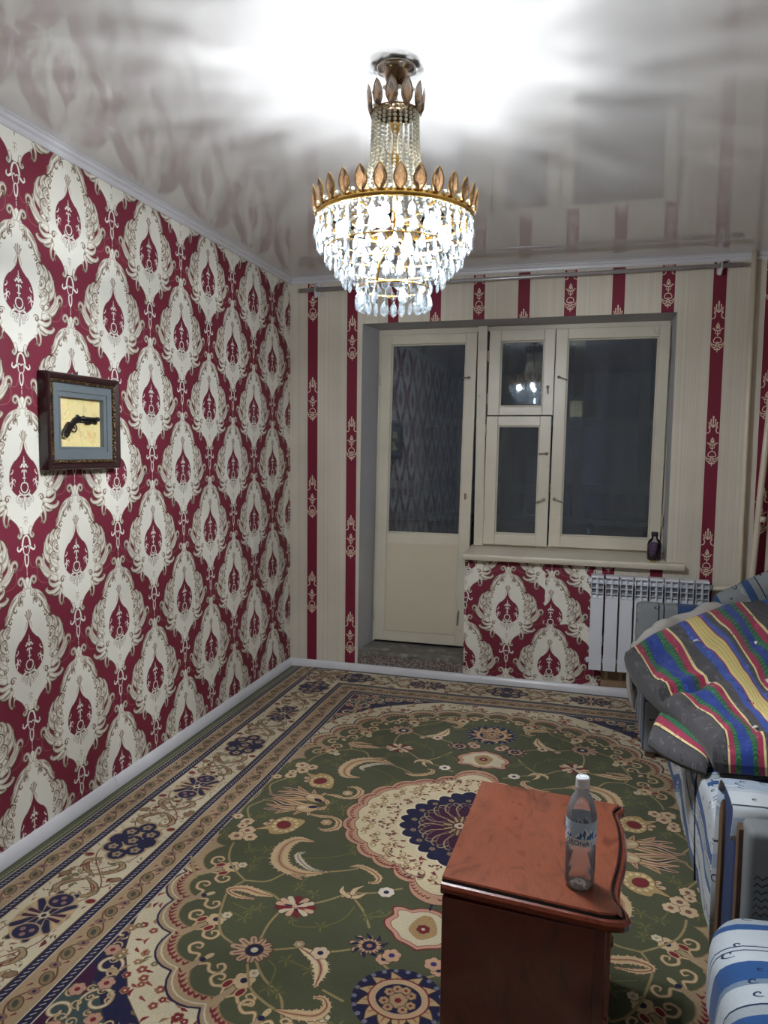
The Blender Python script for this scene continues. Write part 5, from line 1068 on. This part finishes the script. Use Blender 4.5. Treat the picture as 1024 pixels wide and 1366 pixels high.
m = MB(); m.lathe([(.036, -.016), (.034, -.024), (.031, -.036), (.026, -.048), (.018, -.056), (.006, -.060), (0, -.060)], n=36); m.obj('canopy', bronze, ch)
m = MB()
for k in range(4): zc = -.060-.006-.010*k; m.tube([(.006*math.cos(t)*(1 if k % 2 else .2), .006*math.cos(t)*(.2 if k % 2 else 1), zc+.0075*math.sin(t)) for t in np.linspace(0, 6.28, 11)], .0018, 5)
m.obj('chain', chrome, ch)
m = MB(); m.tube([(0, 0, -.10), (0, 0, Z(2.11))], .006, 10); m.lathe([(0, Z(2.44)), (.012, Z(2.43)), (.016, Z(2.40)), (.008, Z(2.38)), (.008, Z(2.33)), (.013, Z(2.31)), (.008, Z(2.29))], n=14); m.obj('stem', gold, ch)
m = MB(); m.tube([(.068*math.cos(t), .068*math.sin(t), Z(2.438)) for t in np.linspace(0, 6.2832, 41)], .0035, 8, cap=False); m.lathe([(0, Z(2.452)), (.050, Z(2.450)), (.066, Z(2.442)), (.066, Z(2.436)), (0, Z(2.440))], n=30); m.obj('crown_ring', bronze, ch)
def torus(name, r, z, rr, mt, flat=1):
    m = MB(); m.tube([(r*math.cos(t), r*math.sin(t), Z(z)) for t in np.linspace(0, 6.2832, 61)], rr, 8, cap=False); return m.obj(name, mt, ch)
# main ring: a flat gilt band
m = MB(); m.lathe([(.228, Z(2.146)), (.232, Z(2.150)), (.233, Z(2.134)), (.229, Z(2.130)), (.226, Z(2.134)), (.228, Z(2.146))], n=64); m.obj('main_ring', gold, ch)
for r, z, nm in ((.198, 2.048, 'tier_ring'), (.155, 2.000, 'tier_ring'), (.105, 1.938, 'tier_ring'), (.218, 2.094, 'tier_ring')): torus(nm, r, z, .0022, gold)
m = MB()
for k in range(6):
    a = k*math.pi/3+.3; m.tube([(0, 0, Z(2.13)), (.10*math.cos(a), .10*math.sin(a), Z(2.118)), (.229*math.cos(a), .229*math.sin(a), Z(2.138))], .0035, 6); m.tube([(0, 0, Z(2.10)), (.08*math.cos(a), .08*math.sin(a), Z(2.03)), (.105*math.cos(a), .105*math.sin(a), Z(1.94))], .002, 6)
m.obj('support_arms', gold, ch)
# bulbs
N = NT('lit_bulb'); N.p.inputs['Emission Color'].default_value = (.90, .945, 1, 1); N.p.inputs['Emission Strength'].default_value = BULB; N.p.inputs['Base Color'].default_value = (.9, .9, .9, 1); bulb_m = N.m
def sideways(m):
    for i, v in enumerate(m.v): m.v[i] = (-v[2], v[1], v[0])
    return m
m = MB(); m.lathe([(0, -.046), (.008, -.044), (.015, -.034), (.0175, -.022), (.015, -.008), (.009, 0)], n=14); bl = sideways(m).obj('bulb', bulb_m, ch)
m = MB(); m.lathe([(.009, 0), (.020, -.004), (.034, -.010), (.0345, -.008), (.021, .001), (.011, .006), (.011, .026), (0, .028)], n=16); sk = sideways(m).obj('socket_with_dimming_cup', clear('added_dimming_cup', (.54, .54, .54), .25), ch)  # socket flares into an added cup that dims light towards the ceiling
for k in range(6):
    a = k*math.pi/3+.52; loc = (.150*math.cos(a), .150*math.sin(a), Z(2.118)); ro = (0, 1.3, a)
    if k == 0: bl.location = loc; sk.location = loc; bl.rotation_euler = ro; sk.rotation_euler = ro
    else: copy(bl, ch, loc=loc, rot=ro); copy(sk, ch, loc=loc, rot=ro)
# leaf crystals of the two crowns
def leafm(h, w_, d):
    m = MB(); o = [(w_*math.sin(math.pi*t)**.8*(1-.18*(t-.45)), h*t) for t in np.linspace(0, 1, 9)]; o[0] = (0, 0); o[-1] = (0, h); L = [(x, z) for x, z in o]+[(-x, z) for x, z in o[-2:0:-1]]; n = len(L)
    vs = [(x, 0, z) for x, z in L]+[(x*.5, -d, h*.5+(z-h*.5)*.55) for x, z in L]+[(x*.5, d*.6, h*.5+(z-h*.5)*.55) for x, z in L]
    fs = [(i, (i+1) % n, (i+1) % n+n, i+n) for i in range(n)]+[(i, i+2*n, (i+1) % n+2*n, (i+1) % n) for i in range(n)]+[tuple(range(n, 2*n)), tuple(range(3*n-1, 2*n-1, -1))]
    m.add(vs, fs, 0, False); q = [(x*1.10, .001, h*.5+(z-h*.5)*1.05) for x, z in L]; return m, q
def leafpart(h, w_, d, mt, mt2):
    m, q = leafm(h, w_, d); f = MB(); f.tube(q+[q[0]], .0019, 5, cap=False)
    n0 = len(m.f); m.add(f.v, f.f, 1, True); me = m.mesh('leaf_crystal', [mt, mt2]); return me
def place(me, name, r, z, k, n, tilt, ph=0, parent=None):
    a = 2*math.pi*k/n+ph; o = bpy.data.objects.new(name, me); link(o, parent or ch); o.location = (r*math.cos(a), r*math.sin(a), Z(z)); o.rotation_euler = (Matrix.Rotation(a+math.pi/2, 3, 'Z') @ Matrix.Rotation(tilt, 3, 'X')).to_euler(); return o
l1 = leafpart(.074, .0155, .006, amb, bronze); l2 = leafpart(.066, .0160, .006, amb, gold)
for k in range(11): place(l1, 'leaf_crystal', .074, 2.432, k, 11, .12, .25)
for k in range(28): place(l2, 'leaf_crystal', .232, 2.146, k, 28, .16, .1)
bm_ = MB(); bm_.lathe([(0, -.0065), (.0045, -.0045), (.0065, 0), (.0045, .0045), (0, .0065)], n=6, smooth=False); bmesh1 = bm_.mesh('octagon_bead', bead_m)
for k in range(28): place(bmesh1, 'octagon_bead', .232, 2.156, k+.5, 28, 0, .1)
for k in range(11): place(bmesh1, 'octagon_bead', .074, 2.478, k+.5, 11, 0, .25)
# strings of beads
prf = [(.066, 2.430), (.067, 2.39), (.069, 2.34), (.074, 2.29), (.083, 2.25), (.098, 2.215), (.13, 2.182), (.18, 2.160), (.228, 2.148)]
q = smooth(np.array(prf), 8); dd = np.r_[0, np.cumsum(np.hypot(*np.diff(q, axis=0).T))]; m = MB()
for u in np.arange(0, dd[-1], .0118):
    r_, z_ = np.interp(u, dd, q[:, 0]), np.interp(u, dd, q[:, 1]); m.lathe([(0, -.0052), (.0038, -.0034), (.0052, 0), (.0038, .0034), (0, .0052)], (0, -r_, Z(z_)), 6, smooth=False)
st = m.mesh('bead_string', bead_m)
for k in range(26): o = bpy.data.objects.new('bead_string', st); link(o, ch); o.rotation_euler = (0, 0, 2*math.pi*k/26)
m = MB(); m.lathe([(0, -.052), (.0035, -.046), (.0042, -.006), (.0025, 0), (0, 0)], n=6, smooth=False); pm = m.mesh('prism_drop', bead_m)
for k in range(16): place(pm, 'prism_drop', .054, 2.352, k, 16, 0)
# pear drops
def drop(h, w_):
    m = MB(); n = 8; pr_ = [(0, 0), (.18, -.12), (.42, -.34), (.50, -.58), (.46, -.78), (.26, -.93), (0, -1)]
    vs = []; fs = []
    for r_, z_ in pr_:
        for i in range(n): t = 2*math.pi*i/n; vs.append((2*r_*w_*math.cos(t)*(1 if abs(math.cos(t)) > .5 else 1), .42*2*r_*w_*math.sin(t), z_*h))
    for j in range(len(pr_)-1):
        for i in range(n): fs.append((j*n+i, j*n+(i+1) % n, (j+1)*n+(i+1) % n, (j+1)*n+i))
    m.add(vs, fs, 0, False); m.lathe([(0, .012), (.0036, .008), (.0036, .003), (0, 0)], n=6, smooth=False); return m.mesh('crystal_drop', cry)
dA = drop(.046, .0125); dB = drop(.052, .0150)
rr = random.Random(5)
for n_, r_, z_, off in ((40, .229, 2.122, 0), (38, .222, 2.090, .5), (34, .200, 2.048, 0), (30, .172, 2.018, .5), (26, .150, 1.986, 0)):
    for k in range(n_):
        o = place(dA, 'crystal_drop', r_, z_, k+off, n_, rr.uniform(-.08, .08)); o.rotation_euler.z += rr.uniform(-.5, .5)
for k in range(24):
    a = 2*math.pi*k/24
    if k in (18, 19, 21) : continue        # the few drops this ring has lost
    o = place(dB, 'crystal_drop', .105, 1.926, k, 24, rr.uniform(-.1, .1)); o.rotation_euler.z += rr.uniform(-.9, .9)
m = MB()
for k in range(72):
    a = 2*math.pi*k/72; m.lathe([(0, -.005), (.005, 0), (0, .005)], (.2275*math.cos(a), .2275*math.sin(a), Z(2.125)), 6, smooth=False)
o = m.obj('bead_fringe', cry, ch); o['kind'] = 'stuff'
